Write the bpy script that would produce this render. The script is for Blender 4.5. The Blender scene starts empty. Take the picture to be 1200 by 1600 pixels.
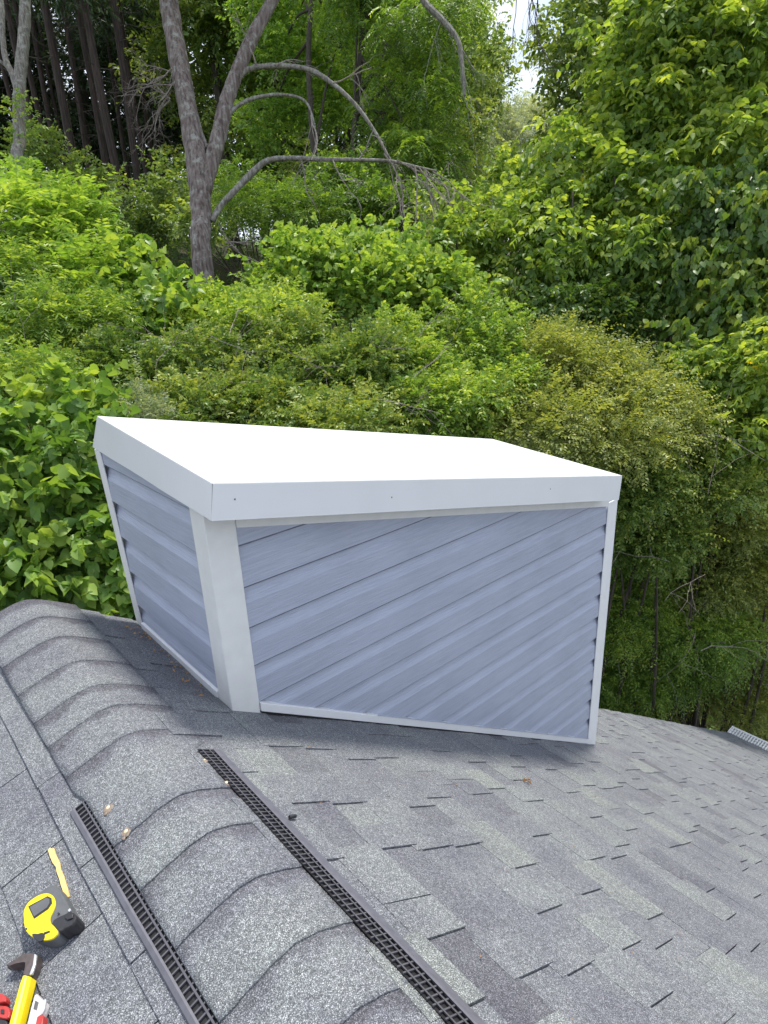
import bpy, bmesh, math, random
import numpy as np
from mathutils import Vector, Matrix, Quaternion

rng = np.random.default_rng(7)
random.seed(7)
scene = bpy.context.scene
C = scene.collection

# ------------------------------------------------------------------ camera
CAM_H = 9.0           # camera height above the garden, metres
U = 1.48              # metres per survey unit
R = np.array([[0.74625273, 0.26286922, -0.61156082],
              [-0.66436831, 0.2368547, -0.70888264],
              [-0.04149237, 0.93530723, 0.35139545]])   # rows: world axes in camera space
cam_data = bpy.data.cameras.new('camera')
cam = bpy.data.objects.new('camera', cam_data)
C.objects.link(cam)
cam.matrix_world = Matrix([[*R[0], 0.0], [*R[1], 0.0], [*R[2], CAM_H], [0, 0, 0, 1]])
cam_data.sensor_fit = 'VERTICAL'
cam_data.sensor_height = 36.0
cam_data.lens = 36.0 * 1000.0 / 1600.0
cam_data.clip_start = 0.05
cam_data.clip_end = 600
scene.camera = cam

# ------------------------------------------------------------------ light
SUN_DIR = Vector((0.36, 0.16, 1.0)).normalized()      # towards the sun
sun_el = math.asin(SUN_DIR.z)
sun_az = math.atan2(SUN_DIR.x, SUN_DIR.y)             # from +Y towards +X
world = bpy.data.worlds.new('World')
scene.world = world
world.use_nodes = True
wn, wl = world.node_tree.nodes, world.node_tree.links
wn.clear()
w_out = wn.new('ShaderNodeOutputWorld')
w_bg = wn.new('ShaderNodeBackground')
sky = wn.new('ShaderNodeTexSky')
sky.sky_type = 'NISHITA'
sky.sun_disc = False
sky.sun_elevation = sun_el
sky.sun_rotation = sun_az
sky.air_density = 1.2
sky.dust_density = 1.5
tc = wn.new('ShaderNodeTexCoord')
cn = wn.new('ShaderNodeTexNoise')
cn.inputs['Scale'].default_value = 3.2
cn.inputs['Detail'].default_value = 7
cr = wn.new('ShaderNodeValToRGB')
cr.color_ramp.elements[0].position = 0.30
cr.color_ramp.elements[1].position = 0.54
mx = wn.new('ShaderNodeMix')
mx.data_type = 'RGBA'
mx.inputs[7].default_value = (6.6, 7.1, 8.2, 1)       # bright thin cloud
wl.new(tc.outputs['Generated'], cn.inputs['Vector'])
wl.new(cn.outputs['Fac'], cr.inputs['Fac'])
wl.new(cr.outputs['Color'], mx.inputs[0])
wl.new(sky.outputs['Color'], mx.inputs[6])
wl.new(mx.outputs[2], w_bg.inputs['Color'])
wl.new(w_bg.outputs['Background'], w_out.inputs['Surface'])
w_bg.inputs['Strength'].default_value = 0.13

sun_data = bpy.data.lights.new('sun', 'SUN')
sun_data.energy = 3.7
sun_data.angle = math.radians(8)
sun_data.color = (1.0, 0.95, 0.84)
sun = bpy.data.objects.new('sun', sun_data)
C.objects.link(sun)
sun.rotation_euler = SUN_DIR.to_track_quat('Z', 'Y').to_euler()
sun.location = (0, 0, 40)

scene.view_settings.view_transform = 'Standard'
scene.view_settings.look = 'None'
scene.view_settings.gamma = 1.0
scene.view_settings.exposure = 0.43
scene.view_settings.use_curve_mapping = False
scene.render.engine = 'CYCLES'
scene.cycles.max_bounces = 8
scene.cycles.diffuse_bounces = 3
scene.cycles.transmission_bounces = 4
scene.cycles.sample_clamp_indirect = 6.0


# ------------------------------------------------------------------ helpers
def at(px, py, d):
    """world point seen at survey position px, py (1200 x 1600 sheet), d metres along the view axis"""
    q = np.array([(px - 600.0) / 1000.0, -(py - 800.0) / 1000.0, -1.0]) * d
    w = R @ q
    return np.array([w[0], w[1], w[2] + CAM_H])


def W(x, y, z):
    return (x * U, y * U, z * U + CAM_H)


def tag(o, label=None, cat=None, group=None, kind=None):
    if label: o['label'] = label
    if cat: o['category'] = cat
    if group: o['group'] = group
    if kind: o['kind'] = kind
    return o


def empty(name, loc=(0, 0, 0), label=None, cat=None, group=None):
    o = bpy.data.objects.new(name, None)
    o.empty_display_size = 0.1
    o.location = loc
    C.objects.link(o)
    return tag(o, label, cat, group)


def link(name, me, mat, parent=None, world_coords=True):
    """links a mesh; world_coords: vertices are world positions, moved into the parent's space"""
    o = bpy.data.objects.new(name, me)
    C.objects.link(o)
    if mat is not None:
        me.materials.append(mat)
    if parent is not None:
        o.parent = parent
        if world_coords:
            off = Vector((0, 0, 0))
            p = parent
            while p is not None:
                off += p.location
                p = p.parent
            me.transform(Matrix.Translation(-off))
    return o


def mesh_py(name, verts, faces):
    me = bpy.data.meshes.new(name)
    me.from_pydata([tuple(map(float, v)) for v in verts], [], faces)
    me.update()
    return me


def mesh_np(name, verts, tris, tone=None):
    me = bpy.data.meshes.new(name)
    nv, nt = len(verts), len(tris)
    me.vertices.add(nv)
    me.vertices.foreach_set('co', np.ascontiguousarray(verts, np.float32).ravel())
    me.loops.add(nt * 3)
    me.loops.foreach_set('vertex_index', np.ascontiguousarray(tris, np.int32).ravel())
    me.polygons.add(nt)
    me.polygons.foreach_set('loop_start', np.arange(0, nt * 3, 3, dtype=np.int32))
    if tone is not None:
        a = me.attributes.new('tone', 'FLOAT', 'POINT')
        a.data.foreach_set('value', np.ascontiguousarray(tone, np.float32).ravel())
    me.update(calc_edges=True)
    return me


class MB:
    """collects shapes for one mesh"""
    def __init__(self):
        self.v, self.f = [], []

    def add(self, v, f):
        n = len(self.v)
        self.v += [tuple(p) for p in v]
        self.f += [tuple(i + n for i in q) for q in f]

    def hexa(self, c8):
        """eight corners: bottom four counter-clockwise, then the top four"""
        self.add(c8, [(3, 2, 1, 0), (4, 5, 6, 7), (0, 1, 5, 4), (1, 2, 6, 5), (2, 3, 7, 6), (3, 0, 4, 7)])

    def box(self, a, b):
        x0, y0, z0 = a; x1, y1, z1 = b
        self.hexa([(x0, y0, z0), (x1, y0, z0), (x1, y1, z0), (x0, y1, z0),
                   (x0, y0, z1), (x1, y0, z1), (x1, y1, z1), (x0, y1, z1)])

    def tube(self, pts, rad, seg=8, wob=0.0, cap=True):
        pts = [Vector(p) for p in pts]
        n = len(pts)
        t0 = (pts[1] - pts[0]).normalized()
        ref = Vector((1, 0, 0)) if abs(t0.x) < 0.8 else Vector((0, 1, 0))
        u = t0.cross(ref).normalized()
        base = len(self.v)
        for i in range(n):
            t = (pts[min(i + 1, n - 1)] - pts[max(i - 1, 0)]).normalized()
            u = (u - t * u.dot(t)).normalized()
            w = t.cross(u)
            r = rad[i] if hasattr(rad, '__len__') else rad
            for k in range(seg):
                a = 2 * math.pi * k / seg
                rr = r * (1 + wob * (random.random() - 0.5))
                self.v.append(tuple(pts[i] + (u * math.cos(a) + w * math.sin(a)) * rr))
        for i in range(n - 1):
            for k in range(seg):
                k2 = (k + 1) % seg
                self.f.append((base + i * seg + k, base + i * seg + k2, base + (i + 1) * seg + k2, base + (i + 1) * seg + k))
        if cap:
            self.f.append(tuple(base + k for k in reversed(range(seg))))
            self.f.append(tuple(base + (n - 1) * seg + k for k in range(seg)))

    def build(self, name, mat, parent=None, smooth=False, bevel=0.0, wc=True, tone=None):
        me = mesh_py(name, self.v, self.f)
        if tone is not None:
            a = me.attributes.new('tone', 'FLOAT', 'POINT')
            a.data.foreach_set('value', [float(tone)] * len(self.v) if not hasattr(tone, '__len__') else list(tone))
        if smooth:
            me.polygons.foreach_set('use_smooth', [True] * len(me.polygons))
        o = link(name, me, mat, parent, wc)
        if bevel > 0:
            m = o.modifiers.new('edge', 'BEVEL')
            m.width = bevel
            m.segments = 2
            m.limit_method = 'ANGLE'
        return o


def smooth_path(pts, n=6):
    """Catmull-Rom through (x, y, z, r) rows"""
    P = np.array(pts, float)
    P = np.vstack([2 * P[0] - P[1], P, 2 * P[-1] - P[-2]])
    out = []
    for i in range(1, len(P) - 2):
        for k in range(n):
            t = k / n
            a, b, c, d = P[i - 1], P[i], P[i + 1], P[i + 2]
            out.append(0.5 * ((2 * b) + (c - a) * t + (2 * a - 5 * b + 4 * c - d) * t * t + (3 * b - a - 3 * c + d) * t ** 3))
    out.append(P[-2])
    return np.array(out)


# ------------------------------------------------------------------ materials
def newmat(name):
    m = bpy.data.materials.new(name)
    m.use_nodes = True
    n = m.node_tree.nodes
    return m, n, m.node_tree.links, n['Principled BSDF'], n['Material Output']


def node(n, kind, **kw):
    x = n.new(kind)
    for k, v in kw.items():
        if k in x.inputs.keys() if isinstance(k, str) else False:
            x.inputs[k].default_value = v
        else:
            setattr(x, k, v)
    return x


def ramp(n, stops):
    r = n.new('ShaderNodeValToRGB')
    e = r.color_ramp.elements
    e[0].position, e[0].color = stops[0][0], (*stops[0][1], 1)
    e[1].position, e[1].color = stops[-1][0], (*stops[-1][1], 1)
    for p, c in stops[1:-1]:
        x = e.new(p)
        x.color = (*c, 1)
    return r


def g3(v): return (v, v, v)


def simple(name, col, rough=0.5, metal=0.0, noise=0.12, scale=30, bump=0.0, spec=0.5):
    m, n, l, b, o = newmat(name)
    b.inputs['Roughness'].default_value = rough
    b.inputs['Metallic'].default_value = metal
    b.inputs['Specular IOR Level'].default_value = spec
    t = n.new('ShaderNodeTexCoord')
    no = n.new('ShaderNodeTexNoise')
    no.inputs['Scale'].default_value = scale
    no.inputs['Detail'].default_value = 6
    l.new(t.outputs['Object'], no.inputs['Vector'])
    r = ramp(n, [(0.3, tuple(c * (1 - noise) for c in col)), (0.7, tuple(min(1, c * (1 + noise)) for c in col))])
    l.new(no.outputs['Fac'], r.inputs['Fac'])
    l.new(r.outputs['Color'], b.inputs['Base Color'])
    if bump:
        bp = n.new('ShaderNodeBump')
        bp.inputs['Strength'].default_value = bump
        bp.inputs['Distance'].default_value = 0.002
        l.new(no.outputs['Fac'], bp.inputs['Height'])
        l.new(bp.outputs['Normal'], b.inputs['Normal'])
    return m


def shingle_material():
    m, n, l, b, o = newmat('asphalt_shingle')
    b.inputs['Roughness'].default_value = 0.85
    b.inputs['Specular IOR Level'].default_value = 0.35
    t = n.new('ShaderNodeTexCoord')
    co = t.outputs['Object']
    # granules
    v = n.new('ShaderNodeTexVoronoi'); v.inputs['Scale'].default_value = 880
    l.new(co, v.inputs['Vector'])
    sp = n.new('ShaderNodeSeparateColor')
    l.new(v.outputs['Color'], sp.inputs['Color'])
    gr = ramp(n, [(0.0, (0.055, 0.056, 0.060)), (0.35, (0.109, 0.114, 0.122)), (0.72, (0.180, 0.188, 0.201)), (0.9, (0.325, 0.335, 0.345)), (1.0, (0.52, 0.53, 0.54))])
    l.new(sp.outputs[0], gr.inputs['Fac'])
    # coarser mottling
    n1 = n.new('ShaderNodeTexNoise'); n1.inputs['Scale'].default_value = 110; n1.inputs['Detail'].default_value = 3
    l.new(co, n1.inputs['Vector'])
    r1 = ramp(n, [(0.32, (0.80, 0.80, 0.80)), (0.68, (1.18, 1.18, 1.17))])
    l.new(n1.outputs['Fac'], r1.inputs['Fac'])
    m1 = n.new('ShaderNodeMix'); m1.data_type = 'RGBA'; m1.blend_type = 'MULTIPLY'; m1.inputs[0].default_value = 1
    l.new(gr.outputs['Color'], m1.inputs[6]); l.new(r1.outputs['Color'], m1.inputs[7])
    # blend tone of each shingle
    at_ = n.new('ShaderNodeAttribute'); at_.attribute_name = 'tone'
    r2 = ramp(n, [(0.0, (0.56, 0.54, 0.60)), (0.30, (0.88, 0.88, 0.94)), (0.6, (1.0, 1.02, 1.05)), (0.85, (1.10, 1.13, 1.08)), (1.0, (1.22, 1.25, 1.16))])
    l.new(at_.outputs['Fac'], r2.inputs['Fac'])
    m2 = n.new('ShaderNodeMix'); m2.data_type = 'RGBA'; m2.blend_type = 'MULTIPLY'; m2.inputs[0].default_value = 1
    l.new(m1.outputs[2], m2.inputs[6]); l.new(r2.outputs['Color'], m2.inputs[7])
    # weather stains and worn patches
    n3 = n.new('ShaderNodeTexNoise'); n3.inputs['Scale'].default_value = 5.5; n3.inputs['Detail'].default_value = 5; n3.inputs['Roughness'].default_value = 0.6
    l.new(co, n3.inputs['Vector'])
    r3 = ramp(n, [(0.3, (0.80, 0.79, 0.84)), (0.5, g3(1.0)), (0.7, (1.10, 1.12, 1.08))])
    l.new(n3.outputs['Fac'], r3.inputs['Fac'])
    m3 = n.new('ShaderNodeMix'); m3.data_type = 'RGBA'; m3.blend_type = 'MULTIPLY'; m3.inputs[0].default_value = 1
    l.new(m2.outputs[2], m3.inputs[6]); l.new(r3.outputs['Color'], m3.inputs[7])
    l.new(m3.outputs[2], b.inputs['Base Color'])
    bp = n.new('ShaderNodeBump'); bp.inputs['Strength'].default_value = 0.55; bp.inputs['Distance'].default_value = 0.0012
    l.new(sp.outputs[1], bp.inputs['Height'])
    l.new(bp.outputs['Normal'], b.inputs['Normal'])
    return m


def siding_material():
    m, n, l, b, o = newmat('slate_blue_vinyl')
    b.inputs['Roughness'].default_value = 0.42
    b.inputs['Specular IOR Level'].default_value = 0.4
    t = n.new('ShaderNodeTexCoord')
    mp = n.new('ShaderNodeMapping')
    mp.inputs['Scale'].default_value = (11, 11, 330)
    l.new(t.outputs['Object'], mp.inputs['Vector'])
    wob = n.new('ShaderNodeTexNoise'); wob.inputs['Scale'].default_value = 7; wob.inputs['Detail'].default_value = 2
    l.new(t.outputs['Object'], wob.inputs['Vector'])
    add = n.new('ShaderNodeVectorMath'); add.operation = 'MULTIPLY_ADD'
    add.inputs[1].default_value = (0, 0, 3)
    l.new(wob.outputs['Color'], add.inputs[0]); l.new(mp.outputs['Vector'], add.inputs[2])
    g = n.new('ShaderNodeTexNoise'); g.inputs['Scale'].default_value = 1.0; g.inputs['Detail'].default_value = 4; g.inputs['Roughness'].default_value = 0.6
    l.new(add.outputs[0], g.inputs['Vector'])
    r = ramp(n, [(0.3, (0.345, 0.382, 0.475)), (0.5, (0.395, 0.432, 0.530)), (0.7, (0.440, 0.478, 0.580))])
    l.new(g.outputs['Fac'], r.inputs['Fac'])
    big = n.new('ShaderNodeTexNoise'); big.inputs['Scale'].default_value = 4; big.inputs['Detail'].default_value = 5
    l.new(t.outputs['Object'], big.inputs['Vector'])
    rb = ramp(n, [(0.3, g3(0.94)), (0.7, g3(1.05))])
    l.new(big.outputs['Fac'], rb.inputs['Fac'])
    mm = n.new('ShaderNodeMix'); mm.data_type = 'RGBA'; mm.blend_type = 'MULTIPLY'; mm.inputs[0].default_value = 1
    l.new(r.outputs['Color'], mm.inputs[6]); l.new(rb.outputs['Color'], mm.inputs[7])
    l.new(mm.outputs[2], b.inputs['Base Color'])
    bp = n.new('ShaderNodeBump'); bp.inputs['Strength'].default_value = 0.8; bp.inputs['Distance'].default_value = 0.002
    l.new(g.outputs['Fac'], bp.inputs['Height']); l.new(bp.outputs['Normal'], b.inputs['Normal'])
    return m


def leaf_material(name, dark, mid, light, trans=0.38, rough=0.42, patch=0.8):
    m, n, l, b, o = newmat(name)
    dark, mid, light = [(c[0] * 1.95, c[1] * 1.72, c[2] * 1.8) for c in (dark, mid, light)]
    at_ = n.new('ShaderNodeAttribute'); at_.attribute_name = 'tone'
    t = n.new('ShaderNodeTexCoord')
    no = n.new('ShaderNodeTexNoise'); no.inputs['Scale'].default_value = patch; no.inputs['Detail'].default_value = 3
    l.new(t.outputs['Object'], no.inputs['Vector'])
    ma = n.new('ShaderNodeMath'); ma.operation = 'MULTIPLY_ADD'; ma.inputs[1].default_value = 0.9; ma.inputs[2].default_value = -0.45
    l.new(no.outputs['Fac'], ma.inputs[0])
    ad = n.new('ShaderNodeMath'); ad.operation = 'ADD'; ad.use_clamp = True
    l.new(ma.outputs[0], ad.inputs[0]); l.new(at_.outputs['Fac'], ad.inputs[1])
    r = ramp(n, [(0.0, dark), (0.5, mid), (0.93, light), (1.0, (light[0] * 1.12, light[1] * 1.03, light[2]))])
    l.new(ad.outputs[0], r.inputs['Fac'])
    l.new(r.outputs['Color'], b.inputs['Base Color'])
    b.inputs['Roughness'].default_value = rough
    b.inputs['Specular IOR Level'].default_value = 0.45
    tr = n.new('ShaderNodeBsdfTranslucent')
    hs = n.new('ShaderNodeMix'); hs.data_type = 'RGBA'; hs.blend_type = 'MULTIPLY'; hs.inputs[0].default_value = 1
    hs.inputs[7].default_value = (1.9, 1.8, 0.8, 1)
    l.new(r.outputs['Color'], hs.inputs[6]); l.new(hs.outputs[2], tr.inputs['Color'])
    ms = n.new('ShaderNodeMixShader'); ms.inputs[0].default_value = trans
    l.new(b.outputs['BSDF'], ms.inputs[1]); l.new(tr.outputs['BSDF'], ms.inputs[2])
    l.new(ms.outputs[0], o.inputs['Surface'])
    return m


def bark_material(name, cols, scale=9, lichen=None, bump=0.6):
    m, n, l, b, o = newmat(name)
    b.inputs['Roughness'].default_value = 0.9
    t = n.new('ShaderNodeTexCoord')
    mp = n.new('ShaderNodeMapping'); mp.inputs['Scale'].default_value = (1, 1, 0.10)
    l.new(t.outputs['Object'], mp.inputs['Vector'])
    no = n.new('ShaderNodeTexNoise'); no.inputs['Scale'].default_value = scale * 4; no.inputs['Detail'].default_value = 7
    l.new(mp.outputs['Vector'], no.inputs['Vector'])
    r = ramp(n, [(0.3, cols[0]), (0.5, cols[1]), (0.7, cols[2])])
    l.new(no.outputs['Fac'], r.inputs['Fac'])
    src = r.outputs['Color']
    if lichen:
        n2 = n.new('ShaderNodeTexNoise'); n2.inputs['Scale'].default_value = scale * 1.3; n2.inputs['Detail'].default_value = 8; n2.inputs['Roughness'].default_value = 0.7
        l.new(t.outputs['Object'], n2.inputs['Vector'])
        r2 = ramp(n, [(0.52, g3(0)), (0.66, g3(0.85))])
        l.new(n2.outputs['Fac'], r2.inputs['Fac'])
        mm = n.new('ShaderNodeMix'); mm.data_type = 'RGBA'
        mm.inputs[7].default_value = (*lichen, 1)
        l.new(r2.outputs['Color'], mm.inputs[0]); l.new(src, mm.inputs[6])
        src = mm.outputs[2]
    l.new(src, b.inputs['Base Color'])
    bp = n.new('ShaderNodeBump'); bp.inputs['Strength'].default_value = bump; bp.inputs['Distance'].default_value = 0.02
    l.new(no.outputs['Fac'], bp.inputs['Height']); l.new(bp.outputs['Normal'], b.inputs['Normal'])
    return m


def ground_material():
    m, n, l, b, o = newmat('leaf_litter')
    b.inputs['Roughness'].default_value = 0.95
    t = n.new('ShaderNodeTexCoord')
    no = n.new('ShaderNodeTexNoise'); no.inputs['Scale'].default_value = 6; no.inputs['Detail'].default_value = 9; no.inputs['Roughness'].default_value = 0.7
    l.new(t.outputs['Object'], no.inputs['Vector'])
    r = ramp(n, [(0.3, (0.03, 0.028, 0.015)), (0.5, (0.07, 0.06, 0.03)), (0.62, (0.06, 0.09, 0.02)), (0.75, (0.11, 0.14, 0.035))])
    l.new(no.outputs['Fac'], r.inputs['Fac']); l.new(r.outputs['Color'], b.inputs['Base Color'])
    return m


M = {}
M['shingle'] = shingle_material()
M['siding'] = siding_material()
M['siding_lip'] = simple('lap_shadow_edge', (0.16, 0.18, 0.24), 0.6, 0.0, 0.3, 25)  # darker lip colour that paints in the shadow line at each lap
M['white_metal'] = simple('white_coated_metal', (0.725, 0.74, 0.745), 0.34, 0.0, 0.025, 5, 0.15)
M['trim'] = simple('white_trim', (0.74, 0.745, 0.73), 0.5, 0.0, 0.05, 16, 0.3)
M['trim_clean'] = simple('clean_white_trim', (0.80, 0.81, 0.82), 0.45, 0.0, 0.03, 12)
M['vent'] = simple('dark_grey_vent_plastic', (0.115, 0.115, 0.135), 0.38, 0.0, 0.15, 60)
M['vent_dark'] = simple('black_vent_plastic', (0.012, 0.012, 0.014), 0.6, 0.0, 0.2, 60)
M['louvre'] = simple('vent_louvre_plastic', (0.085, 0.083, 0.095), 0.4, 0.0, 0.15, 60)
M['deck'] = simple('roof_underlay', (0.02, 0.02, 0.022), 0.9)
M['ground'] = ground_material()
M['yellow'] = simple('yellow_plastic', (0.80, 0.62, 0.01), 0.35, 0.0, 0.05, 80, 0.1)
M['black'] = simple('black_rubber', (0.022, 0.022, 0.026), 0.5, 0.0, 0.2, 150, 0.2)
M['grey'] = simple('grey_plastic', (0.10, 0.105, 0.11), 0.45, 0.0, 0.12, 60)
M['steel'] = simple('worn_steel', (0.13, 0.105, 0.10), 0.5, 0.6, 0.3, 60, 0.2)
M['bright_steel'] = simple('bright_steel', (0.7, 0.7, 0.7), 0.3, 0.7, 0.1, 60)
M['red'] = simple('red_plastic', (0.42, 0.04, 0.035), 0.45, 0.0, 0.15, 90)
M['pale'] = simple('pale_silver_paint', (0.62, 0.60, 0.60), 0.4, 0.2, 0.1, 70)
M['wood'] = simple('fresh_yellow_wood', (0.78, 0.55, 0.20), 0.7, 0.0, 0.2, 90, 0.5)
M['sealant'] = simple('cured_amber_sealant', (0.22, 0.17, 0.13), 0.5, 0.0, 0.35, 200)
M['nail'] = simple('galvanised_nail', (0.62, 0.55, 0.36), 0.5, 0.1, 0.05, 90)
M['dry_leaf'] = simple('dry_brown_leaf', (0.30, 0.17, 0.07), 0.8, 0.0, 0.3, 90)
M['gutter'] = M['trim_clean']

L_ = leaf_material
M['leaf_grape'] = L_('grape_leaf', (0.035, 0.085, 0.016), (0.072, 0.15, 0.026), (0.165, 0.26, 0.045), 0.34, 0.46)
M['leaf_lime'] = L_('lime_leaf', (0.055, 0.12, 0.022), (0.105, 0.20, 0.032), (0.18, 0.28, 0.05), 0.40)
M['leaf_thicket'] = L_('thicket_leaf', (0.042, 0.09, 0.017), (0.085, 0.165, 0.028), (0.195, 0.28, 0.05), 0.38)
M['leaf_privet'] = L_('privet_leaf', (0.03, 0.07, 0.015), (0.065, 0.125, 0.025), (0.15, 0.21, 0.045), 0.30)
M['leaf_olive'] = L_('olive_leaf', (0.05, 0.08, 0.02), (0.10, 0.145, 0.035), (0.19, 0.23, 0.055), 0.36)
M['leaf_tree'] = L_('broad_tree_leaf', (0.04, 0.085, 0.018), (0.085, 0.155, 0.028), (0.20, 0.28, 0.045), 0.44, 0.5, 0.6)
M['leaf_vine'] = L_('draped_vine_leaf', (0.025, 0.06, 0.014), (0.05, 0.105, 0.02), (0.13, 0.19, 0.03), 0.32, 0.4, 0.7)
M['leaf_feather'] = L_('feathery_leaf', (0.035, 0.08, 0.016), (0.07, 0.14, 0.022), (0.15, 0.24, 0.03), 0.40)
M['leaf_far'] = L_('far_leaf', (0.04, 0.08, 0.02), (0.09, 0.15, 0.035), (0.20, 0.27, 0.06), 0.36, 0.5, 0.25)
M['leaf_pine'] = L_('pine_needles', (0.012, 0.028, 0.012), (0.025, 0.05, 0.018), (0.05, 0.08, 0.025), 0.15, 0.6, 0.3)
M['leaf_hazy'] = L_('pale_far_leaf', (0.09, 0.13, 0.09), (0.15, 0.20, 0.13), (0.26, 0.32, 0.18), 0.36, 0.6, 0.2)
M['leaf_yellow'] = L_('yellowing_leaf', (0.30, 0.22, 0.02), (0.40, 0.32, 0.03), (0.55, 0.42, 0.04), 0.4)
M['bark_big'] = bark_material('reddish_grey_bark', [(0.07, 0.052, 0.045), (0.17, 0.135, 0.122), (0.28, 0.24, 0.22)], 7, (0.36, 0.37, 0.33))
M['bark_grey'] = bark_material('grey_bark', [(0.09, 0.08, 0.068), (0.20, 0.185, 0.16), (0.32, 0.30, 0.265)], 9, (0.40, 0.41, 0.37))
M['bark_pine'] = bark_material('pine_bark', [(0.02, 0.014, 0.011), (0.045, 0.032, 0.026), (0.08, 0.058, 0.048)], 6)
M['bark_dark'] = bark_material('dark_bark', [(0.03, 0.024, 0.018), (0.06, 0.05, 0.04), (0.10, 0.085, 0.07)], 10)
M['twig'] = bark_material('dead_twig', [(0.16, 0.13, 0.11), (0.26, 0.22, 0.195), (0.38, 0.34, 0.31)], 14)

# ------------------------------------------------------------------ ground
def ground_z(x, y):
    return np.interp(y, [-60, 2.6, 4.5, 10, 26, 60, 160], [0, 0, 1.0, 5.0, 9.6, 13.5, 18.0]) + \
        0.25 * np.sin(x * 0.55 + 1.3) * np.cos(y * 0.43) * np.clip((y - 2.6) / 4, 0, 1) \
        - np.clip((x - 16) / 40, 0, 1) * 2.0 * np.clip((y - 2.6) / 4, 0, 1)


xs = np.concatenate([np.linspace(-250, -20, 20), np.linspace(-18, 40, 110), np.linspace(44, 260, 24)])
ys = np.concatenate([np.linspace(-200, -8, 16), np.linspace(-6, 40, 100), np.linspace(44, 260, 24)])
gx, gy = np.meshgrid(xs, ys, indexing='ij')
gz = ground_z(gx, gy) + rng.normal(0, 0.03, gx.shape)
nx_, ny_ = gx.shape
idx = np.arange(nx_ * ny_).reshape(nx_, ny_)
q = np.stack([idx[:-1, :-1], idx[1:, :-1], idx[1:, 1:], idx[:-1, 1:]], -1).reshape(-1, 4)
tr = np.concatenate([q[:, [0, 1, 2]], q[:, [0, 2, 3]]])
gme = mesh_np('ground', np.stack([gx, gy, gz], -1).reshape(-1, 3), tr)
gme.polygons.foreach_set('use_smooth', [True] * len(gme.polygons))
tag(link('ground', gme, M['ground']), kind='structure')

# ------------------------------------------------------------------ house and roof
XR, ZR, S = 0.23, -0.652, 0.657        # ridge line and pitch of the right slope, survey units
ZL, SL = -0.6575, 0.33                 # the left slope is flatter
X_EAVE, X_EAVE_L = 5.10, -4.6
Y_RAKE, Y_NEAR = 1.485, -4.2
CO = 1 / math.sqrt(1 + S * S); COL = 1 / math.sqrt(1 + SL * SL)          # horizontal run per unit of slope
EXPO = 0.0850                          # shingle exposure


def roof_z(x):
    return ZR - S * (x - XR) if x >= XR else ZL - SL * (XR - x)


house = empty('house', (XR * U, 0, 0), 'house with a grey asphalt shingle gable roof seen from its ridge', 'house')

# deck under the shingles, walls, eave boards
mb = MB()
for sgn, xe in ((1, X_EAVE), (-1, X_EAVE_L)):
    a = [W(XR, Y_NEAR, ZR - 0.014), W(xe, Y_NEAR, roof_z(xe) - 0.014), W(xe, Y_RAKE - 0.006, roof_z(xe) - 0.014), W(XR, Y_RAKE - 0.006, ZR - 0.014)]
    b = [(p[0], p[1], p[2] + 0.004) for p in a]
    if sgn > 0: mb.hexa(a + b)
    else: mb.hexa([a[1], a[0], a[3], a[2], b[1], b[0], b[3], b[2]])
mb.build('roof_deck', M['deck'], house)
mb = MB()
xa, xb = (X_EAVE_L + 0.25) * U, (X_EAVE - 0.25) * U
yb, ya = (Y_RAKE - 0.05) * U, (Y_NEAR + 0.1) * U
zl_, zr_ = W(0, 0, roof_z(X_EAVE_L + 0.25))[2] - 0.12, W(0, 0, roof_z(X_EAVE - 0.25))[2] - 0.12
mb.box((xa, ya + 0.121, -0.2), (xa + 0.12, yb - 0.121, zl_))
mb.box((xb - 0.12, ya + 0.121, -0.2), (xb, yb - 0.121, zr_))
for yy in (ya, yb - 0.12):
    pen = [(xa, -0.2), (xb, -0.2), (xb, zr_), (XR * U, W(0, 0, ZR)[2] - 0.12), (xa, zl_)]
    v = [(x, yy, z) for x, z in pen] + [(x, yy + 0.12, z) for x, z in pen]
    mb.add(v, [(0, 1, 2, 3, 4), (9, 8, 7, 6, 5)] + [(k, k + 5, (k + 1) % 5 + 5, (k + 1) % 5) for k in range(5)])
mb.build('wall', M['siding'], house)
mb = MB()
for sgn, xe in ((1, X_EAVE), (-1, X_EAVE_L)):
    for yy in (Y_RAKE - 0.016, Y_NEAR):
        a = [W(XR, yy, ZR - 0.13), W(xe, yy, roof_z(xe) - 0.13), W(xe, yy + 0.012, roof_z(xe) - 0.13), W(XR, yy + 0.012, ZR - 0.13)]
        b = [(p[0], p[1], p[2] + 0.11 * U) for p in a]
        if sgn > 0: mb.hexa(a + b)
        else: mb.hexa([a[1], a[0], a[3], a[2], b[1], b[0], b[3], b[2]])
mb.build('rake_board', M['trim'], house)


# shingle tabs ------------------------------------------------------
def slope_point(side, s, y, h):
    """side +1 right, -1 left; s distance down the slope (units), h height off the plane in metres"""
    c, sl, z0 = (CO, S, ZR) if side > 0 else (COL, SL, ZL)
    x = XR + side * s * c
    z = z0 - sl * s * c
    p = W(x, y, z)
    nx, nz = side * sl * c, c
    return (p[0] + nx * h, p[1], p[2] + nz * h)


def project(p):
    q_ = R.T @ (np.array(p) - np.array([0, 0, CAM_H]))
    if q_[2] > -0.05: return None
    return 600 + 1000 * q_[0] / -q_[2], 800 - 1000 * q_[1] / -q_[2], -q_[2]


tabs = []     # (side, s0, s1, y0, y1, high, tone, taper)
rs = random.Random(21)


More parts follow.
